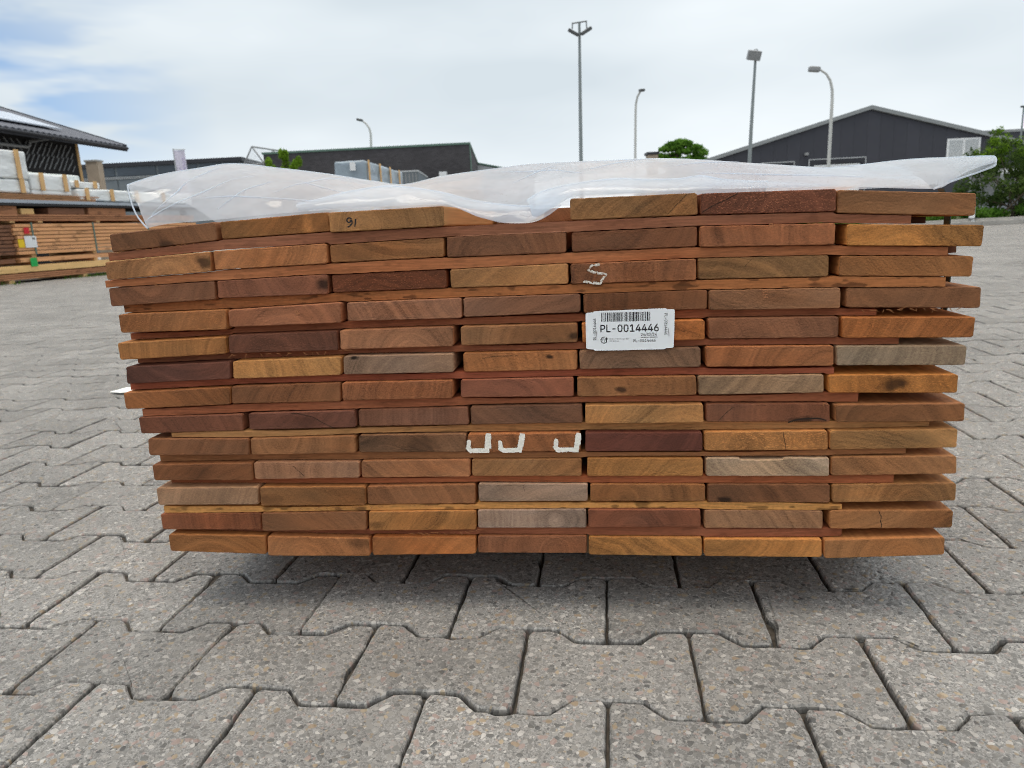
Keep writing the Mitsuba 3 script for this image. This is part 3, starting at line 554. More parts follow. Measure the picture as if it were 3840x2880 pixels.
BT = [(-.258,.018,.542),(-.227,.022,.548),(-.186,.032,.556),(-.148,.036,.559),(-.128,.036,.557),(-.085,.032,.549),(-.035,.028,.535),(-.004,.022,.529),(.033,.018,.525),(.069,.012,.525)]
BF = [(-.249,-.003,.534),(-.216,-.003,.534),(-.173,-.003,.534),(-.135,-.003,.534),(-.116,-.003,.533),(-.076,-.003,.5325),(-.029,-.005,.516),(.001,-.006,.507),(.027,-.006,.5055),(.07,-.004,.525)]
DT = [(.027,.018,.532),(.043,.026,.541),(.087,.032,.549),(.13,.036,.552),(.173,.036,.549),(.207,.036,.548),(.229,.032,.55),(.257,.028,.544),(.306,.022,.539),(.378,.008,.530)]
DF = [(.035,-.002,.509),(.054,-.003,.519),(.089,-.002,.5335),(.131,-.002,.5335),(.172,-.002,.5325),(.205,-.002,.5335),(.225,-.002,.5335),(.253,-.002,.5325),(.3,-.002,.5315),(.376,-.002,.5295)]
ET = [(.37,.2,.559),(.444,.2,.56),(.532,.19,.564),(.58,.17,.562),(.606,.14,.559),(.599,.12,.55)]
EF = [(.334,.05,.531),(.406,.04,.528),(.491,.03,.521),(.526,.06,.53),(.569,.09,.54),(.597,.115,.548)]
def sheet(Fp, Rp, back, n=420, m=40, bulge=.55, amp=.008, seed=0, backz=.530, wm=.22, creases=()):
    F, R = spline(Fp, n), spline(Rp, n)
    t = np.linspace(0, 1, m); rowsv = []
    mid = F + (R - F) * np.array([.5, wm, bulge + .16])
    A = [(1 - a) ** 2 * F + 2 * a * (1 - a) * mid + a * a * R for a in t]
    if back:
        Bk = R.copy(); Bk[:, 1] += back; Bk[:, 2] = np.minimum(backz + .002, R[:, 2] - .004); m2 = R + (Bk - R) * np.array([.5, .45, -.02])
        A += [(1 - a) ** 2 * R + 2 * a * (1 - a) * m2 + a * a * Bk for a in t[1:]]
    A = np.array(A); M = len(A)
    env = np.sin(np.pi * np.clip(np.linspace(0, M / m, M), 0, 1))[:, None] ** .6
    def crease(a, b, c, sd): return .5 - np.abs(2 * meshkit.noise(np.stack([A[..., 0] * a + A[..., 2] * b, A[..., 2] * c + sd, A[..., 1] * c + A[..., 0] * 3], -1), seed + sd) - 1)
    n1 = meshkit.fbm(np.stack([A[..., 0] * 13, A[..., 1] * 18, A[..., 2] * 24], -1) + seed, 3, seed) - .5
    dsp = env * amp * (1.1 * n1 + .9 * crease(7, 30, 8, 5) + .75 * crease(12, -44, 12, 15) + .22 * crease(22, 70, 22, 25))
    A[..., 1] -= dsp * .8; A[..., 2] += dsp * .45
    V = A.reshape(-1, 3); i, jx = np.meshgrid(np.arange(M - 1), np.arange(n - 1), indexing='ij'); a = i * n + jx
    F4 = np.stack([a, a + 1, a + n + 1, a + n], -1).reshape(-1, 4)
    out = [to_world(trimesh.Trimesh(V, np.vstack([F4[:, [0, 1, 2]], F4[:, [0, 2, 3]]]), process=False))]
    for u0, t0, u1, t1 in creases:                                        # pinched creases running over the front of the sheet
        ts = np.linspace(t0, t1, 24); us = np.linspace(u0, u1, 24) + .004 * np.sin(np.linspace(0, 5, 24) + u0 * 40); q = []
        for tt, u_ in zip(ts, us):
            row = A[int(round(tt * (m - 1)))]; q.append(row[np.argmin(np.abs(row[:, 0] - u_))] + [0, -.0008, .0003])
        q = np.array(q); q = np.stack([gaussian_filter1d(q[:, z_], 1.5) for z_ in range(3)], 1)
        out.append(to_world(tube(q, .00075 * np.sin(np.linspace(.25, 2.9, 24)), 5)))
    return join(out)
def fold(P, r=.0011): return to_world(tube(spline(P, 120), r, 6))
LE = [RG[0], (-.492, .04, .562), (-.474, .02, .541), FE[0]]
folds = [fold(RG), fold(BT[:9]), fold(DT[:9]), fold(ET), fold(LE), fold([EF[2], EF[3], EF[4], EF[5], ET[5]])]
fm = join(folds + [sheet(FE, RG, .22, seed=1, wm=.46, creases=((-.475, .05, -.33, .62), (-.455, .12, -.40, .95), (-.30, .25, -.215, .93), (-.36, .1, -.31, .55), (-.28, .55, -.20, .30), (-.02, .85, .10, .45), (.0, .5, .06, .8), (.20, .55, .30, .9), (.22, .35, .42, .30), (.10, .6, .17, .95), (-.40, .30, -.22, .12))), sheet(BF, BT, 0, 240, 28, seed=4, amp=.0045), sheet(DF, DT, 0, 280, 28, seed=8, amp=.0045), sheet(EF, ET, .12, 200, 30, seed=12, amp=.006)])
put('plastic_film', fm, 'film', label='milky translucent plastic film folded loosely over the top of the board stack', cat='plastic film', smooth=True)
# ------------------------------------------------------------------ background: materials
matte('dark_metal', (.030, .032, .040), .45, .15, .8)
matte('roof_metal', (.085, .092, .115), .42, .15, .8)
matte('black_timber', (.016, .015, .016), .75, .25, 2)
matte('grey_slat', (.24, .25, .26), .7, .2, 4)
matte('cladding', (.046, .048, .061), .5, .10, .35)
matte('cladding_b', (.050, .052, .066), .5, .10, .35)
matte('pale_metal', (.42, .44, .46), .4, .08, .7)
matte('white_panel', (.70, .72, .74), .5, .06, .7)
matte('blind_grey', (.46, .49, .51), .6, .05, 1)
matte('steel_pole', (.22, .25, .26), .45, .12, 1.5)
matte('pale_pole', (.50, .51, .50), .5, .08, 1.5)
matte('lamp_dark', (.10, .105, .11), .5, .1, 3)
matte('lamp_grey', (.26, .27, .28), .5, .1, 3)
matte('wrap_grey', (.72, .75, .76), .42, .16, 2.5)
matte('wrap_blue', (.27, .33, .39), .35, .25, 3.5)
matte('wrap_pale', (.58, .62, .61), .4, .3, 5)
matte('deck_blue', (.33, .37, .42), .5, .12, 1.5)
matte('deck_dark', (.03, .03, .032), .7, .1, 2)
matte('raw_batten', srgb(205, 168, 118), .75, .2, 6)
matte('card_red', (.55, .02, .03), .5, .05); matte('card_yellow', (.75, .52, .02), .5, .05); matte('card_green', (.02, .36, .08), .5, .05)
matte('trim_green', (.10, .17, .14), .5, .1); matte('trim_pale', (.25, .27, .28), .5, .08, .6)
matte('kerb_stone', (.36, .35, .33), .8, .2, 4); matte('banner_cloth', (.62, .60, .72), .7, .05, 1); matte('banner_ink', (.36, .30, .55), .7, .1); matte('banner_orange', (.62, .30, .18), .7, .1)
matte('brick_tan', (.38, .31, .24), .8, .2, 5)
matte('window_blue', (.055, .072, .092), .25, .15, .4); matte('grey_board', (.15, .175, .195), .5, .1, .4)
matte('bark', (.10, .08, .06), .9, .3, 8)
scene['glass_pane'] = {'type': 'thindielectric', 'int_ior': 1.5}
scene['solar_glass'] = two(principled((.36, .40, .47), .22, .6))
def brick_fn(p, n, uv):
    f = smoothstep(.6, .4, dr.abs(n.y)); a = p.x * (1 - f) + p.y * f
    row = dr.floor(p.z / .065); x = a / .22 + .5 * (row - 2 * dr.floor(row / 2)); r = cell_rand(dr.floor(x), row, 1)
    m = smoothstep(.02, .06, x - dr.floor(x)) * smoothstep(.06, .14, p.z / .065 - row)
    return mi.Color3f(.060, .058, .064) * (.80 + .4 * r) * (.6 + .4 * m) * (.75 + .5 * fbm(p.x * .6, p.y * .6, p.z * .6, 3))
scene['dark_brick'] = principled(proc(brick_fn), .8, .25)
def leafmat(name, a, b, trans=.6):
    def fn(p, n, uv): return mix(a, b, cell_rand(uv.x, 2, 7)) * (.8 + .4 * noise(p.x * 3, p.y * 3, p.z * 3))
    scene[name] = {'type': 'principledthin', 'base_color': proc(fn), 'roughness': .55, 'diff_trans': trans, 'eta': 1.4}
leafmat('leaf_fresh', (.10, .20, .018), (.22, .36, .04), .8)
leafmat('leaf_green', (.06, .16, .022), (.18, .34, .055), 1.0)
leafmat('leaf_dark', (.045, .085, .025), (.12, .18, .05), .9)
leafmat('blade', (.05, .11, .02), (.13, .22, .05), .5)
pack_cols = {}
def plank_mat(name, rgb, amp=.35):
    c = [float(x) for x in srgb(*rgb)]
    def fn(p, n, uv):
        s = p.x * .206 + p.y * .9786; sd = uv.x * 7.31
        g = noise(s * 3 + sd, p.z * 260 + sd, 0); b = fbm(s * 1.3 + sd, p.z * 14, p.x * 8, 3); k = smoothstep(.80, .86, noise(s * 7 + sd, p.z * 22 + sd, 4))
        return mi.Color3f(*c) * (.72 + .22 * g + amp * b + .16 * cell_rand(uv.x, 1, 5)) * (1 - .35 * k)
    scene[name] = two(principled(proc(fn), .75, .25)); return name
plank_mat('larch', (206, 152, 108)); plank_mat('larch_dark', (118, 82, 62)); plank_mat('brown_plank', (166, 116, 84)); plank_mat('yellow_beam', (214, 176, 120)); plank_mat('thin_brown', (160, 120, 88))

def leaves(centres, radii, count, size, seed, flat=.8, droop=0., up=.35):
    """many small leaf blades through the volume of ellipsoidal clumps; (vertices, faces, ids)"""
    g = np.random.default_rng(seed); C = np.asarray(centres, float); R = np.asarray(radii, float)
    R = np.repeat(R[:, None], 3, 1) if R.ndim == 1 else R; w = R.prod(1) ** .8; k = g.choice(len(C), count, p=w / w.sum())
    d = g.normal(size=(count, 3)); d /= np.linalg.norm(d, axis=1, keepdims=True); P = C[k] + d * R[k] * (g.random((count, 1)) ** .42)
    n = d * .7 + g.normal(size=(count, 3)) * .7 + [0, 0, up]; n /= np.linalg.norm(n, axis=1, keepdims=True)
    a = np.cross(n, g.normal(size=(count, 3))); a /= np.linalg.norm(a, axis=1, keepdims=True); b = np.cross(n, a)
    s = size * g.uniform(.6, 1.35, (count, 1))
    V = np.stack([P - a * s, P + b * s * .45 * flat, P + a * s + n * s * .15, P - b * s * .45 * flat], 1).reshape(-1, 3)
    i = np.arange(count)[:, None] * 4; F = np.concatenate([i + [0, 1, 2], i + [0, 2, 3]])
    return V, F, np.repeat(k * 3 + g.integers(0, 3, count), 4)
def put_leaves(name, parent, data, mat, **k):
    V, F, u = data; key = numbered(parent + '__' + name); uv = np.zeros((len(V), 2)); uv[:, 0] = u
    scene[key] = mikit.ply((V, F), mat, uv=uv); tag(key, **k); return key

# ------------------------------------------------------------------ left: timber packs on and below a storage rack
PE = np.array([.206, .9786]); PN = np.array([-.9786, .206]); PO = np.array([-7.905, 11.472])
def pk(s0, s1, t0, t1, z0, z1): return frame_box(PO, PE, PN, s0, s1, t0, t1, z0, z1)
def sag(m, amp, s0, s1):
    v = m.vertices; s = (v[:, :2] - PO) @ PE; m.vertices[:, 2] += amp * ((s - s0) / (s1 - s0) - .5) ** 2; return m
pid = [0]
def plank(parent, s0, s1, t0, t1, z0, z1, mat, name='board', j=.0, amp=0., tilt=0.):
    pid[0] += 1; g = np.random.default_rng(pid[0]); d = g.uniform(-j, j, 3)
    m = pk(s0 + d[0] * 3, s1 + d[1] * 3, t0 + abs(d[2]), t1, z0, z1)
    m = m.subdivide().subdivide() if amp else m
    if amp: sag(m, amp, s0, s1)
    if tilt: v = m.vertices; v[:, 2] += tilt * ((v[:, :2] - PO) @ PE - s0)
    return put(name, m, mat, parent, uid=pid[0])
# lowest pack of thin brown boards on bearers
t = thing('timber_pack', 'low pack of thin brown boards lying just above the ground in the left storage pile', 'timber pack', 'timber packs of the left pile')
for q in range(3): plank(t, -1.5, 5.2, 0, 1.0, .055 + .032 * q, .055 + .032 * q + .026, 'brown_plank', j=.02, amp=.06)
for s in (.2, 1.75, 3.4): put('bearer', pk(s, s + .1, .02, 1, .001, .052), 'raw_batten', t)
# thick yellowish beam
t = thing('timber_beam', 'long thick yellowish timber beam low in the left storage pile', 'beam')
put('beam_body', sag(pk(-1.5, 5.2, 0, .22, .165, .272).subdivide().subdivide().subdivide(), .05, -1.5, 5.2), 'yellow_beam', t, uid=901)
for s in (.3, 1.9, 3.6): put('spacer', pk(s, s + .08, .03, .2, .150 + .003, .164), 'raw_batten', t)
t = thing('timber_pack', 'single pale brown plank layer between the yellowish beam and the big larch pack', 'timber pack', 'timber packs of the left pile')
plank(t, .5, 5.2, .03, 1.0, .325, .395, 'larch')
plank(t, -1.5, .42, .06, 1.0, .32, .385, 'larch_dark')
for s in (-.6, .75, 2.1, 3.8): put('spacer', pk(s, s + .09, .05, 1, .28, .322), 'raw_batten', t); put('spacer', pk(s, s + .09, .05, 1, .397, .447), 'raw_batten', t)
# the big pack of larch boards
t = BIG = thing('timber_pack', 'big strapped pack of pale orange larch boards carrying coloured cards, in the left pile', 'timber pack', 'timber packs of the left pile')
for q in range(8): plank(t, .46, 5.2, 0, 1.05, .45 + .062 * q, .45 + .062 * q + .050, 'larch', j=.012)
for s in (.78, 2.13, 3.6): put('strap', pk(s, s + .03, -.006, -.002, .445, .955), 'trim_green', t)
t = thing('timber_pack', 'pack of dark brown boards at the left edge beside the larch pack', 'timber pack', 'timber packs of the left pile')
for q in range(8): plank(t, -1.5, .44, .03, 1.05, .45 + .060 * q, .45 + .060 * q + .046, 'larch_dark', j=.015)
for nm, lab, m, s0, s1, z0, z1 in (('red_card', 'red card pinned to the larch pack above the white card', 'card_red', .62, .72, .775, .875), ('white_card', 'large white card pinned to the larch pack', 'white_panel', .60, .83, .555, .74), ('yellow_card', 'yellow card pinned to the larch pack left of the white card', 'card_yellow', .47, .585, .56, .69), ('green_card', 'green card hanging below the larch pack', 'card_green', .64, .77, .25, .39)):
    key = put(nm, pk(s0, s1, -.016, -.010, z0, z1), m, label=lab, cat='card')
    if nm == 'white_card': put('barcode', join([pk(s, s + .012, -.0175, -.0165, .68, .715) for s in (.75, .77, .785)]), 'ink', key)
t = thing('timber_pack', 'thin pack of brown boards between the larch pack and the storage rack deck', 'timber pack', 'timber packs of the left pile')
for q in range(3): plank(t, -1.5, 5.2, .02, 1.0, .985 + .037 * q, .985 + .037 * q + .028, 'brown_plank', j=.02)
for s in (.45, 1.0, 2.3, 3.5): put('spacer', pk(s, s + .09, .05, 1, .955, .983), 'raw_batten', t)
for q, (s0, s1, z1, m) in enumerate(((-.3, .62, 1.215, 'brown_plank'), (1.25, 2.05, 1.20, 'larch_dark'), (2.15, 3.1, 1.21, 'brown_plank'), (.70, .95, 1.18, 'yellow_beam'))):
    put('timber_offcut', pk(s0, s1, .05, .8, 1.0925, z1), m, uid=930 + q, label=['brown timber block under the left end of the rack deck', 'dark timber block under the middle of the rack deck', 'brown timber block under the right end of the rack deck', 'small pale timber block lying under the rack deck'][q], cat='timber block')
# rack
t = thing('storage_rack', 'blue grey steel storage rack deck with black underside carrying wrapped packs', 'rack')
put('deck', pk(-2.0, 5.4, -.03, 1.25, 1.262, 1.315), 'deck_blue', t); put('edge_beam', pk(-2.0, 5.4, -.02, 1.2, 1.222, 1.260), 'deck_dark', t)
for s in (-1.9, 5.25): put('upright', pk(s, s + .1, .3, .4, 0, 1.22), 'deck_dark', t)
t = thing('timber_pack', 'layer of thin brown boards lying on the front of the rack deck', 'timber pack', 'timber packs of the left pile')
for q in range(4): plank(t, -1.5, 2.42 - .02 * q, 0, .8, 1.318 + .024 * q, 1.318 + .024 * q + .018, 'thin_brown', j=.03)
def wrapped(label, s0, s1, t0, t1, z0, z1, mat='wrap_grey', batts=(), seed=0, card=None):
    t = thing('wrapped_pack', label, 'wrapped pack', 'wrapped timber packs on the left pile')
    m = rounded_box((s1 - s0, t1 - t0, z1 - z0), .035); m = m.subdivide_to_size(.07); m = trimesh.Trimesh(m.vertices, m.faces, process=True)
    v = m.vertices + [(s0 + s1) / 2, (t0 + t1) / 2, (z0 + z1) / 2]
    v = v + m.vertex_normals * ((meshkit.fbm(v * [3, 5, 9] + seed, 3, seed) - .5) * .026 - .003)[:, None]; v[:, 2] = np.clip(v[:, 2], z0, z1 + .02)
    m.vertices = np.c_[PO + v[:, :1] * PE + v[:, 1:2] * PN, v[:, 2]]
    put('wrapping', m, mat, t, smooth=True)
    for s in batts: put('batten', pk(s, s + .075, t0 - .034, t0 - .012, z0 + .004, z1 + .012), 'raw_batten', t)
    if card: put('card', pk(card[0], card[1], t0 - .03, t0 - .022, card[2], card[3]), 'white_panel', t)
    return t
wrapped('tall grey wrapped pack at the left edge with an upright batten', -1.5, .97, .02, 1.2, 1.645, 2.085, batts=(.72,), seed=3)
wrapped('flat grey wrapped pack underneath the tall wrapped pack', -1.5, .95, .03, 1.2, 1.42, 1.635, batts=(.74,), seed=5)
wrapped('grey wrapped pack with two battens right of the tall wrapped pack', 1.0, 1.86, .05, 1.2, 1.475, 1.755, batts=(1.17, 1.67), seed=8)
wrapped('thin grey pack lying under the wrapped pack with two battens', 1.0, 1.86, .06, 1.2, 1.42, 1.47, seed=9)
wrapped('silvery grey wrapped pack with white card lying across two others', 1.45, 2.62, .5, 1.3, 1.70, 1.83, 'wrap_pale', seed=11)
wrapped('small pale wrapped pack below the silvery pack', 1.92, 2.62, .1, 1.2, 1.56, 1.68, batts=(1.98, 2.42), seed=14)
wrapped('pale wrapped pack at the right end of the rack deck', 1.95, 3.25, .02, 1.2, 1.335, 1.545, batts=(2.1, 2.72), seed=17)
wrapped('last pale wrapped pack half hidden behind the plastic film', 3.3, 5.2, .02, 1.2, 1.335, 1.545, batts=(3.4, 4.2), seed=19)
# grass along the foot of the pile
g = np.random.default_rng(5); V = []; F = []; U_ = []
for q in range(1500):
    s = g.uniform(-1.2, 5); w = -abs(g.normal(0, .16)) + .06
    if meshkit.noise(np.array([s * 2.3, w * 5, 0.])) < .5: continue
    p = PO + s * PE + w * PN; hgt = g.uniform(.02, .09); a = g.uniform(0, 6.28); dx = np.array([math.cos(a), math.sin(a)]) * .006; lean = g.normal(0, .02, 2)
    n = len(V); V += [[*(p - dx), 0], [*(p + dx), 0], [*(p + lean), hgt]]; F.append([n, n + 1, n + 2]); U_ += [q] * 3
scene['grass'] = mikit.ply((np.array(V), np.array(F)), 'blade', uv=np.c_[U_, np.zeros(len(U_))]); labels['grass'] = {'kind': 'stuff', 'label': 'thin tufts of grass along the foot of the timber pile'}

# ------------------------------------------------------------------ black shed behind the pile
SE = np.array([.1272, .9919]); SN = np.array([-.9919, .1272]); SO = np.array([-13.97, 28.5])
def sh(s0, s1, t0, t1, z0, z1): return frame_box(SO, SE, SN, s0, s1, t0, t1, z0, z1)
t = thing('storage_shed', 'black timber shed with slatted wall and overhanging dark metal roof', 'shed')
SL = .3465
def roofpt(s, tt, dz=0): return np.array([*(SO + s * SE + tt * SN), 4.15 + SL * tt + dz])
ms = []
ring = []
ribs = np.arange(-16, 0.001, .125)
prof = [(s, .035 if i % 2 else 0.) for i, s in enumerate(ribs)]
top0 = np.array([roofpt(s, 0, dz) for s, dz in prof]); top1 = np.array([roofpt(s, 9, dz) for s, dz in prof]); lo0 = top0 - [0, 0, .03]; lo1 = top1 - [0, 0, .03]
n = len(prof); V = np.vstack([top0, top1, lo0, lo1]); i = np.arange(n - 1)
q4 = lambda a, b: np.stack([a + i, a + i + 1, b + i + 1, b + i], 1)
F4 = np.vstack([q4(0, n), q4(3 * n, 2 * n), q4(2 * n, 0)])
rk = put('roof', (V, F4), 'roof_metal', t)
def roofbox(s0, s1, t0, t1, d0, d1):
    m = bx(s0, s1, t0, t1, d0, d1); v = m.vertices.copy()
    m.vertices = np.array([roofpt(a, b, c) for a, b, c in v]); return m
put('gutter', tube([[*(SO + s * SE - .07 * SN), 4.06] for s in (-16, -8, 0.0)], .05, 8), 'dark_metal', rk)
put('fascia', roofbox(-16, -.02, .03, .08, -.20, -.035), 'dark_metal', rk)
put('verge_trim', roofbox(-.03, .05, -.02, 9, -.19, .06), 'dark_metal', rk)
put('soffit', roofbox(-16, -.04, .09, 9, -.18, -.14), 'black_timber', rk)
put('solar_panel', roofbox(-9, -2.25, .75, 2.6, .10, .14), 'solar_glass', rk)
wt = 1.0
put('wall', sh(-16, -1.42, wt, wt + .12, 0, 4.28), 'black_timber', t)
put('corner_post', sh(-1.40, -1.27, wt - .02, wt + .14, 0, 4.30), 'raw_batten', t)
for c in range(11):
    for r in range(4):
        s = -3.78 + .225 * c + (.0 if r % 2 else .06); z = 3.26 + .215 * r + .02 * (c % 3)
        if s > -1.62: continue
        m = bx(-.14, .14, 0, .03, -.016, .016); m.apply_transform(trimesh.transformations.rotation_matrix(math.radians(-52), [0, 1, 0])); v = m.vertices.copy()
        m.vertices = np.c_[SO + (v[:, :1] + s) * SE + (wt - .032 + v[:, 1:2]) * SN, v[:, 2] + z]; put('slat', m, 'grey_slat', t)
for c in range(5):
    for r in range(2):
        m = bx(-.11, .11, 0, .03, -.015, .015); m.apply_transform(trimesh.transformations.rotation_matrix(math.radians(48), [0, 1, 0])); v = m.vertices.copy()
        m.vertices = np.c_[SO + (v[:, :1] - 4.05 - .27 * c) * SE + (wt - .032 + v[:, 1:2]) * SN, v[:, 2] + 3.78 + .17 * r]; put('slat', m, 'grey_slat', t)
dp = lambda s, z: [*(SO + s * SE + (wt - .12) * SN), z]
put('downpipe', tube([[*(SO - 3.72 * SE - .05 * SN), 4.05], dp(-3.70, 3.98), dp(-3.72, 3.87), dp(-3.85, 3.80), dp(-7, 3.76)], .05, 8), 'lamp_grey', t)

# ------------------------------------------------------------------ long dark building and banner
t = thing('office_building', 'long low dark building with a band of blue grey windows behind the shed', 'building')
put('wall', bx(-40, -17.2, 50.0, 62, 0, 5.60), 'grey_board', t)
put('roof_edge', bx(-40.1, -17.0, 49.85, 62, 5.602, 5.86), 'dark_metal', t)
for q in range(8):
    x = -38.9 + 2.72 * q; put('window', bx(x, x + 2.55, 49.93, 49.99, 5.02, 5.55), 'window_blue', t); put('cladding_panel', bx(x, x + 2.62, 49.94, 49.985, 2.2, 4.78), 'grey_board', t)
for z in (4.83, 4.92): put('rail', bx(-40, -17.2, 49.86, 49.92, z, z + .035), 'pale_metal', t)
t = thing('brick_pier', 'short tan brick wall end between the shed and the long dark building', 'wall')
put('brickwork', bx(-17.05, -16.56, 31.2, 31.6, 0, 3.95), 'brick_tan', t); put('coping', bx(-17.08, -16.53, 31.15, 31.65, 3.952, 4.02), 'kerb_stone', t)
t = thing('banner_flag', 'tall narrow pale lilac banner with handwriting on a pole', 'banner')
put('pole', tube([[-12.86, 30, 0], [-12.86, 30, 4.15]], .03, 8), 'pale_metal', t); put('arm', tube([[-12.86, 30, 4.12], [-12.40, 30, 4.10]], .018, 6), 'pale_metal', t)
xs = np.linspace(-12.84, -12.42, 9); zs = np.linspace(2.0, 4.08, 20); X, Z = np.meshgrid(xs, zs); Y = 30 + .03 * np.sin(X * 14 + Z * 2)
i, jx = np.meshgrid(np.arange(19), np.arange(8), indexing='ij'); a = i * 9 + jx; cl = np.stack([a, a + 1, a + 10, a + 9], -1).reshape(-1, 4)
put('cloth', (np.c_[X.ravel(), Y.ravel(), Z.ravel()], cl), 'banner_cloth', t, smooth=True)
def stroke(pts, w, y):
    q = spline(pts, 30); return tube(np.c_[q[:, 0], np.full(30, y), q[:, 1]], w, 5)
put('handwriting', join([stroke([(-12.52 - .06 * math.sin(k * 2.1), 2.6 + .04 * k + .02 * math.sin(k * 5)) for k in range(30)], .010, 29.955), stroke([(-12.66 + .03 * math.sin(k * 1.7), 2.9 + .05 * k) for k in range(12)], .006, 29.955)]), 'banner_ink', t)
put('motif', stroke([(-12.72, 2.55), (-12.60, 2.66), (-12.52, 2.60), (-12.56, 2.72)], .016, 29.955), 'banner_orange', t)

# ------------------------------------------------------------------ greenhouse gable, black brick hall, small things before it
t = thing('greenhouse', 'small glass greenhouse gable beside the black brick hall', 'greenhouse')
gl, gr, ga = np.array([-16.05, 47.3, 5.05]), np.array([-14.62, 46.9, 5.05]), np.array([-15.34, 47.1, 6.12]); gd = np.array([.28, .96, 0]) * 9
def pane(*p): return trimesh.Trimesh(p, [[0, 1, 2]] + ([[0, 2, 3]] if len(p) == 4 else []), process=False)
put('pane', pane(gl, gr, ga), 'glass_pane', t); put('pane', pane(gl, ga, ga + gd, gl + gd), 'glass_pane', t); put('pane', pane(gr, gr + gd, ga + gd, ga), 'glass_pane', t); put('pane', pane(gl * [1, 1, 0], gr * [1, 1, 0], gr, gl), 'glass_pane', t)
for k in range(5):
    d = gd * k / 4
    for a_, b_ in ((gl, ga), (gr, ga)): put('bar', tube([a_ + d, b_ + d], .045, 5), 'grey_slat', t)
for a_, b_ in ((gl, gl + gd), (gr, gr + gd), (ga, ga + gd), (gl, gr), (gl * [1, 1, 0], gl), (gr * [1, 1, 0], gr)): put('bar', tube([a_, b_], .05, 5), 'grey_slat', t)
t = thing('brick_hall', 'long black brick hall with a flat roof and green edge trim', 'building')
put('wall', bx(-14.35, -1.86, 46, 60, 0, 5.50), 'dark_brick', t); put('roof_edge', bx(-14.42, -1.80, 45.94, 60.05, 5.502, 5.62), 'trim_green', t); put('corner_trim', bx(-1.858, -1.79, 45.95, 46.1, 0, 5.50), 'trim_green', t)
put('wall_plate', bx(-3.80, -3.32, 45.90, 45.998, 3.62, 3.98), 'white_panel', t)
t = thing('grey_shed', 'low light grey building with a sloping roof right of the black brick hall', 'building')
pr = Polygon([(-6, 0), (2.6, 0), (2.6, 4.45), (-2.6, 5.62), (-6, 4.85)]); m = trimesh.creation.extrude_polygon(pr, 12, engine='earcut'); v = m.vertices.copy(); m.vertices = np.c_[v[:, 0], 60 + v[:, 2], v[:, 1]]; m.fix_normals()
put('wall', m, 'pale_metal', t)
m = bx(-.05, 5.45, 59.9, 72.1, 0, .12); v = m.vertices.copy(); m.vertices[:, 2] = 5.66 - .225 * v[:, 0] + v[:, 2]; m.vertices[:, 0] = -2.6 + v[:, 0]; put('roof', m, 'trim_green', t)
def crate_stack():
    t = thing('wrapped_pack', 'tall blue grey wrapped pack with white card seen above the film before the black hall', 'wrapped pack', None)
    for q, (z0, z1) in enumerate(((.12, 1.30), (1.36, 2.60))):
        m = rounded_box((.92, 5.0, z1 - z0), .07).subdivide_to_size(.25); m = trimesh.Trimesh(m.vertices, m.faces, process=True); v = m.vertices + m.vertex_normals * ((meshkit.fbm(m.vertices * [4, 3, 4] + q, 3) - .5) * .08)[:, None]
        m.vertices = np.c_[-4.40 + v[:, 0] + (v[:, 1] + 2.5) * .08, 24.5 + v[:, 1], v[:, 2] + (z0 + z1) / 2]
        put('wrapping', m, 'wrap_blue', t, smooth=True)
    put('card', bx(-4.38, -4.22, 21.93, 21.945, 2.32, 2.55), 'white_panel', t)
    for k in range(4):
        y = 22.15 + 1.35 * k; put('batten', bx(-3.955 + .08 * (y - 22) + .05, -3.955 + .08 * (y - 22) + .085, y, y + .12, .2, 2.62), 'raw_batten', t)
crate_stack()
t = thing('site_container', 'plain grey container standing before the black brick hall', 'container')
put('body', bx(-5.34, -4.42, 40, 45, .1, 3.60), 'grey_board', t); put('roof_rim', bx(-5.37, -4.39, 39.96, 45.04, 3.602, 3.68), 'pale_metal', t)
for q in range(5): put('rib', bx(-5.28 + .18 * q, -5.22 + .18 * q, 39.965, 39.998, .2, 3.55), 'grey_slat', t)

def tree(name, label, x, y, trunk_top, r0, clumps, radii, count, size, mat, seed, branches=9, cat='tree', group=None):
    t = thing(name, label, cat, group); g = np.random.default_rng(seed); C = np.asarray(clumps, float)
    put('trunk', tube([[x, y, 0], [x + .05, y, trunk_top * .5], [x - .03, y + .03, trunk_top]], [r0, r0 * .8, r0 * .6], 8), 'bark', t)
    ms = []
    for c in C[g.permutation(len(C))[:branches]]:
        p0 = np.array([x, y, trunk_top * g.uniform(.8, 1.0)]); p1 = (p0 + c) / 2 + [0, 0, .2 * abs(c[2] - p0[2])]; ms.append(tube(bez(p0, p1, c, np.linspace(0, 1, 6)), np.linspace(r0 * .45, r0 * .12, 6), 5))
    put('branches', join(ms), 'bark', t)
    put_leaves('crown', t, leaves(C, radii, count, size, seed), mat)
g = np.random.default_rng(3)
cl = []; rd = []
for q, (dx, dz) in enumerate(((-.62, 0), (-.50, .2), (.0, .25), (-.08, -.1), (.05, .52), (-.1, .55), (.48, .1), (.55, .25), (.30, -.05), (-.3, -.15))):
    cl.append((-8.52 + dx, 30 + g.normal(0, .2), 3.18 + dz)); rd.append((.13, .2, .22))
tree('young_tree', 'young bright green tree in front of the black brick hall', -8.5, 30, 2.4, .06, cl, rd, 2600, .06, 'leaf_fresh', 21, 8)
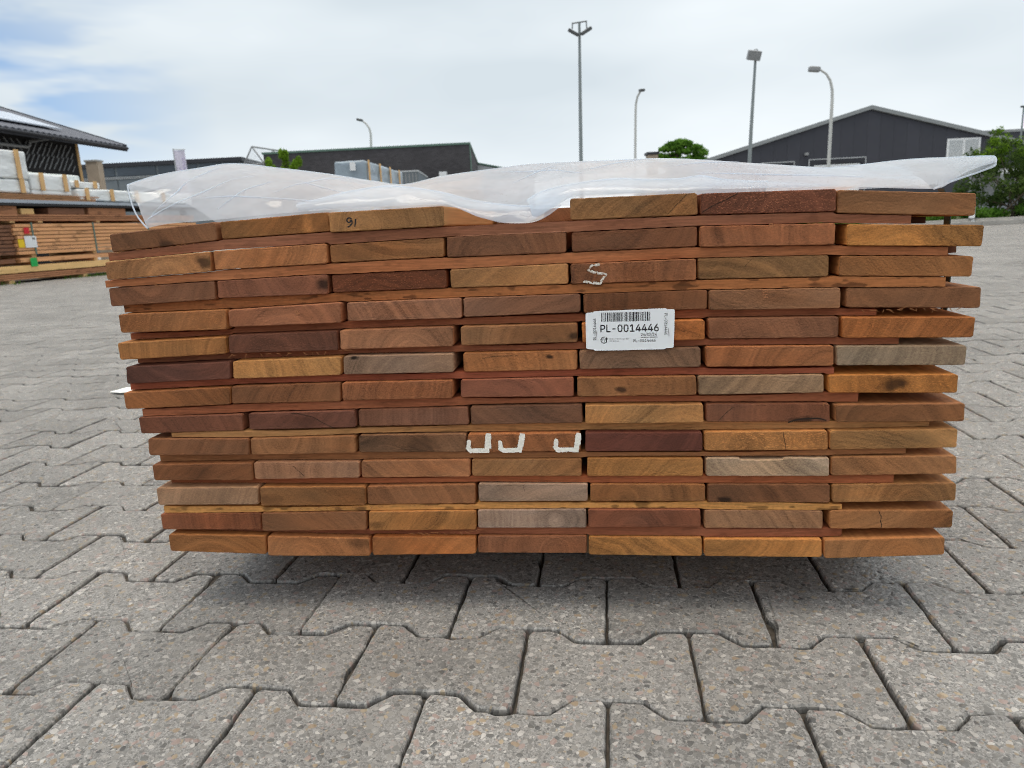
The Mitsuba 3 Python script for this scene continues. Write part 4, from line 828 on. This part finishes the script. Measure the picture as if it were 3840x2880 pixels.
cl = [(14.6 + g.normal(0, 1.0), 62 + g.normal(0, 1.0), 5.25 + g.normal(0, .6)) for q in range(13)] + [(13.3, 62, 5.0), (16.2, 62, 5.1), (16.7, 62, 5.0), (14.7, 62, 6.5), (14.2, 62, 6.35), (15.2, 62, 6.45), (13.6, 62, 6.1), (15.9, 62, 6.1), (16.4, 62, 5.7), (13.0, 62, 5.5), (14.0, 62, 4.6), (15.4, 62, 4.5)]
tree('broad_tree', 'round leafy green tree in the distance left of the gabled warehouse', 14.7, 62, 4.2, .22, cl, [(.5 + .35 * g.random(), .6, .22 + .16 * g.random()) for _ in cl], 7000, .18, 'leaf_green', 22, 14)
t = thing('brick_kiosk', 'small brown brick block with a dark flat cap left of the distant tree', 'building')
put('brickwork', bx(11.72, 12.5, 60, 61, 0, 5.55), 'brick_tan', t); put('cap', bx(11.6, 12.6, 59.9, 61.1, 5.552, 5.75), 'dark_metal', t)

# ------------------------------------------------------------------ gabled warehouse on the right, low annexes beyond
t = thing('gabled_warehouse', 'large dark grey warehouse with a shallow gable and pale roof edge', 'warehouse')
xl, xa, xr, ze, za, yb = 15.6, 27.75, 39.9, 4.52, 7.72, 57.0
gp = Polygon([(xl, 0), (xr, 0), (xr, ze), (xa, za), (xl, ze)])
m = trimesh.creation.extrude_polygon(gp, 30, engine='earcut'); v = m.vertices.copy(); m.vertices = np.c_[v[:, 0], yb + v[:, 2], v[:, 1]]; m.fix_normals(); put('wall', m, 'dark_metal', t)
x = xl; q = 0
while x < xr - .1:
    pp = gp.intersection(sbox(x + .005, 0.05, min(x + .995, xr), 20)); mm = trimesh.creation.extrude_polygon(pp, .05, engine='earcut'); v = mm.vertices.copy(); mm.vertices = np.c_[v[:, 0], yb - .06 + v[:, 2], v[:, 1]]; mm.fix_normals()
    put('cladding_panel', mm, 'cladding' if q % 3 else 'cladding_b', t); x += 1.0; q += 1
for sgn, x0, x1 in ((1, xl - .5, xa), (-1, xr + .5, xa)):
    k = (za - ze) / (xa - xl); zz0 = za - k * abs(xa - x0)
    P = Polygon([(x0, zz0 + .02), (x1, za + .02), (x1, za + .30), (x0, zz0 + .30)]); mm = trimesh.creation.extrude_polygon(P, 30.4, engine='earcut'); v = mm.vertices.copy(); mm.vertices = np.c_[v[:, 0], yb - .3 + v[:, 2], v[:, 1]]; mm.fix_normals()
    put('roof', mm, 'trim_pale', t)
for (x0, x1, zt) in ((23.3, 27.5, 4.30), (19.7, 22.1, 4.22)):
    d = put('loading_door', bx(x0 + .35, x1 - .35, yb - .10, yb - .075, 0, zt - .38), 'white_panel', t)
    for a_ in (bx(x0, x0 + .28, yb - .16, yb - .065, 0, zt), bx(x1 - .28, x1, yb - .16, yb - .065, 0, zt), bx(x0 + .282, x1 - .282, yb - .16, yb - .065, zt - .30, zt)): put('frame', a_, 'dark_metal', d)
    for zz_ in (zt - .9, zt - 1.5, zt - 2.1): put('seam', bx(x0 + .36, x1 - .36, yb - .108, yb - .102, zz_, zz_ + .03), 'pale_metal', d)
    put('trim', join([bx(x0 - .07, x0 - .005, yb - .17, yb - .065, 0, zt + .07), bx(x1 + .005, x1 + .07, yb - .17, yb - .065, 0, zt + .07), bx(x0, x1, yb - .17, yb - .065, zt + .005, zt + .07)]), 'pale_metal', d)
w = put('window', bx(33.66, 36.2, yb - .12, yb - .066, 3.86, 5.36), 'white_panel', t)
for x0, x1 in ((33.82, 34.86), (35.02, 36.04)):
    for q in range(14): put('blind_slat', bx(x0, x1, yb - .135, yb - .122, 4.0 + .0885 * q, 4.0 + .0885 * q + .078), 'blind_grey', w)
put('flood_lamp', bx(22.9, 23.15, yb - .3, yb - .07, 4.66, 4.86), 'lamp_grey', t)
t = thing('far_hall', 'flat dark grey hall behind the right end of the warehouse', 'building')
put('wall', bx(45.5, 72, 75, 90, 0, 7.25), 'cladding', t); put('roof_edge', bx(45.4, 72.1, 74.9, 90, 7.252, 7.5), 'trim_pale', t)
t = thing('low_canopy', 'low grey canopy with a white fascia behind the bush', 'canopy')
put('roof', bx(26.6, 36, 40, 46, 2.26, 2.85), 'cladding', t); put('fascia', bx(26.5, 36, 39.9, 39.99, 1.98, 2.255), 'white_panel', t); put('wall', bx(27.0, 36, 43, 43.2, 0, 2.25), 'pale_metal', t)
for x in (26.8, 30, 33): put('post', bx(x, x + .12, 40.1, 40.22, 0, 2.255), 'pale_metal', t)

# verge with kerb, bush, ground cover, marker post
put('road', trimesh.Trimesh([[6.2, 17.62, .012], [90, 17.62, .012], [90, 18.9, .012], [6.2, 18.9, .012]], [[0, 1, 2], [0, 2, 3]]), 'kerb_stone', kind='structure', label='strip of paler road beyond the yard')
kk = thing('kerb', 'pale stone kerb along the far edge of the yard', 'kerb')
for q in range(14): put('kerb_stone', bx(6.2 + 1.0 * q, 7.19 + 1.0 * q, 17.3, 17.45, -.005, .085 + .004 * (q % 3)), 'kerb_stone', kk)
for q in range(14): put('kerb_stone', bx(6.2 + 1.0 * q, 7.19 + 1.0 * q, 18.95, 19.1, -.005, .12 + .004 * (q % 2)), 'kerb_stone', kk)
def soil_fn(p, n, uv): return mix((.05, .045, .03), (.045, .075, .022), fbm(p.x * 2, p.y * 2, 0, 3)) 
scene['soil'] = principled(proc(soil_fn), .95, .1)
put('verge', bx(6.2, 60, 19.1, 30, -.004, .10), 'soil', kind='structure', label='green planted verge behind the kerb at the right')
g = np.random.default_rng(8); cl = [(x, 19.6 + g.uniform(0, 1.6), .16 + g.uniform(0, .14)) for x in np.arange(6.6, 19, .22)]
V, F, u = leaves(cl, [(.24, .3, .17)] * len(cl), 15000, .05, 31); scene['ground_cover'] = mikit.ply((V, F), 'leaf_green', uv=np.c_[u, u * 0]); labels['ground_cover'] = {'kind': 'stuff', 'label': 'low green ground cover plants on the verge'}
cl, rd = [], []
BX, BYY = 14.2, 20.3
for q in range(90):
    a = g.uniform(0, 6.28); rr_ = g.random() ** .5; hx = BX + 1.75 * rr_ * math.cos(a); hz = g.uniform(.25, 1.0)
    top = 2.1 - .62 * abs((hx - BX - .0) / 1.75) ** 1.6
    cl.append((hx, BYY + 1.1 * rr_ * math.sin(a), hz * top)); rd.append(.16 + .14 * g.random())
cl += [(13.25, 20.2, 2.3), (13.15, 20.2, 2.05), (13.45, 20.2, 2.1), (13.8, 20.2, 2.0), (14.2, 20.1, 1.8), (14.7, 20.2, 1.6), (12.85, 20.2, 1.6), (12.7, 20.1, 1.3), (12.95, 20.1, 1.8)]; rd += [.16] * 9
t = thing('large_bush', 'large dark green bush on the verge at the right edge', 'bush')
ms = []
for q in range(26):
    a = g.uniform(-1, 1); p0 = np.array([BX + a * .8, BYY + g.normal(0, .2), .05]); c = np.array(cl[g.integers(0, 90)]); ms.append(tube(bez(p0, (p0 + c) / 2 + [0, 0, .2], c, np.linspace(0, 1, 5)), np.linspace(.03, .008, 5), 5))
put('stems', join(ms), 'bark', t)
put_leaves('foliage', t, leaves(cl, rd, 11000, .06, 33), 'leaf_dark')
cl2 = [c for c in cl if c[2] > 1.5]; put_leaves('young_shoots', t, leaves([(c[0], c[1] - .12, c[2] + .06) for c in cl2], [.14] * len(cl2), 2200, .05, 34), 'leaf_fresh', label='fresh bright green shoots at the top')
t = thing('marker_post', 'white tapered marker post with red top on the verge behind the stack', 'post')
P = [(12.02, 19.0, z) for z in (.0, .42)]; put('post_body', tube(P, [.075, .052], 12), 'white_panel', t); put('reflector', tube([(12.02, 19.0, .424), (12.02, 19.0, .56)], [.055, .045], 12), 'card_red', t); put('base', bx(11.91, 12.13, 18.98 - .1, 19.1, .121, .14), 'lamp_dark', t)

# ------------------------------------------------------------------ lamp posts
def post(label, x, y, mat, r0, r1, pts, group='lamp posts of the yard'):
    t = thing('street_lamp', label, 'street lamp', group); p = np.array([(x + a, y + b, z) for a, b, z in pts]); put('pole', tube(p, np.linspace(r0, r1, len(p)), 10), mat, t); return t
def head(t, c, ext, pitch=0, yaw=0, rollz=0, mat='lamp_dark', name='lamp_head', r=.25):
    m = rounded_box(ext, min(ext) * r); R_ = trimesh.transformations
    m.apply_transform(R_.rotation_matrix(math.radians(pitch), [1, 0, 0])); m.apply_transform(R_.rotation_matrix(math.radians(rollz), [0, 1, 0])); m.apply_transform(R_.rotation_matrix(math.radians(yaw), [0, 0, 1])); m.apply_translation(c)
    return put(name, m, mat, t, smooth=40)
t = thing('flood_mast', 'tall grey mast with two floodlights hanging from a crossbar', 'lamp mast')
put('pole', tube([(4.30, 41, 0), (4.38, 41, 6), (4.46, 41, 10.78)], [.115, .095, .065], 12), 'steel_pole', t)
put('crossbar', tube([(4.08, 41, 10.72), (4.46, 41, 10.76), (4.86, 41, 10.80)], .035, 6), 'lamp_dark', t)
for sx, c in ((-1, (4.10, 41, 10.38)), (1, (4.82, 41, 10.42))):
    put('drop_arm', tube([(c[0], 41, 10.76), (c[0] + sx * .02, 40.98, 10.45)], .03, 6), 'lamp_dark', t); head(t, (c[0] - .02 * sx, 40.9, c[2] - .12), (.60, .40, .17), 12, 0, -sx * 30, 'lamp_dark', 'floodlight')
t = thing('flood_mast', 'grey mast with a single broad floodlight in front of the warehouse gable', 'lamp mast')
put('pole', tube([(16.36, 50, 0), (16.55, 50, 6), (16.74, 50, 10.3)], [.14, .115, .08], 12), 'steel_pole', t)
put('bracket', tube([(16.74, 50, 10.25), (16.98, 50, 10.55), (16.80, 49.9, 10.86), (16.62, 49.9, 10.84)], .03, 6), 'lamp_dark', t); head(t, (16.58, 49.8, 10.48), (.84, .35, .58), 18, 0, 8, 'lamp_grey', 'floodlight', .12)
t = post('slim pale street lamp seen end on between the two flood masts', 7.42, 42, 'pale_pole', .075, .05, [(0, 0, 0), (.04, 0, 3), (.10, 0, 6.2), (.13, 0, 6.75), (.2, -.1, 7.1), (.32, -.3, 7.32)]); head(t, (7.80, 41.6, 7.36), (.26, .6, .14), 8, 0, 0)
t = post('curved street lamp in front of the warehouse with its oval head to the left', 16.92, 39, 'pale_pole', .095, .05, [(0, 0, 0), (.05, 0, 2.65), (.10, 0, 6.0), (.08, 0, 6.5), (-.04, 0, 6.95), (-.25, 0, 7.27), (-.55, 0, 7.47)]); head(t, (16.05, 39, 7.52), (.56, .32, .25), 0, 0, 6, 'lamp_grey')
t = post('pale curved street lamp rising in front of the black brick hall', -8.06, 47, 'pale_pole', .085, .05, [(0, 0, 0), (.03, 0, 4.6), (.14, 0, 6.5), (.08, 0, 6.85), (-.08, 0, 7.1), (-.28, 0, 7.28)]); head(t, (-8.52, 47, 7.35), (.38, .26, .13), 0, 0, 14)
t = post('thin far lamp pole at the right edge above the flat hall', 41.3, 60, 'steel_pole', .09, .06, [(0, 0, 0), (.03, 0, 4), (.06, 0, 7.7)]); head(t, (41.4, 60, 7.78), (.5, .3, .14))
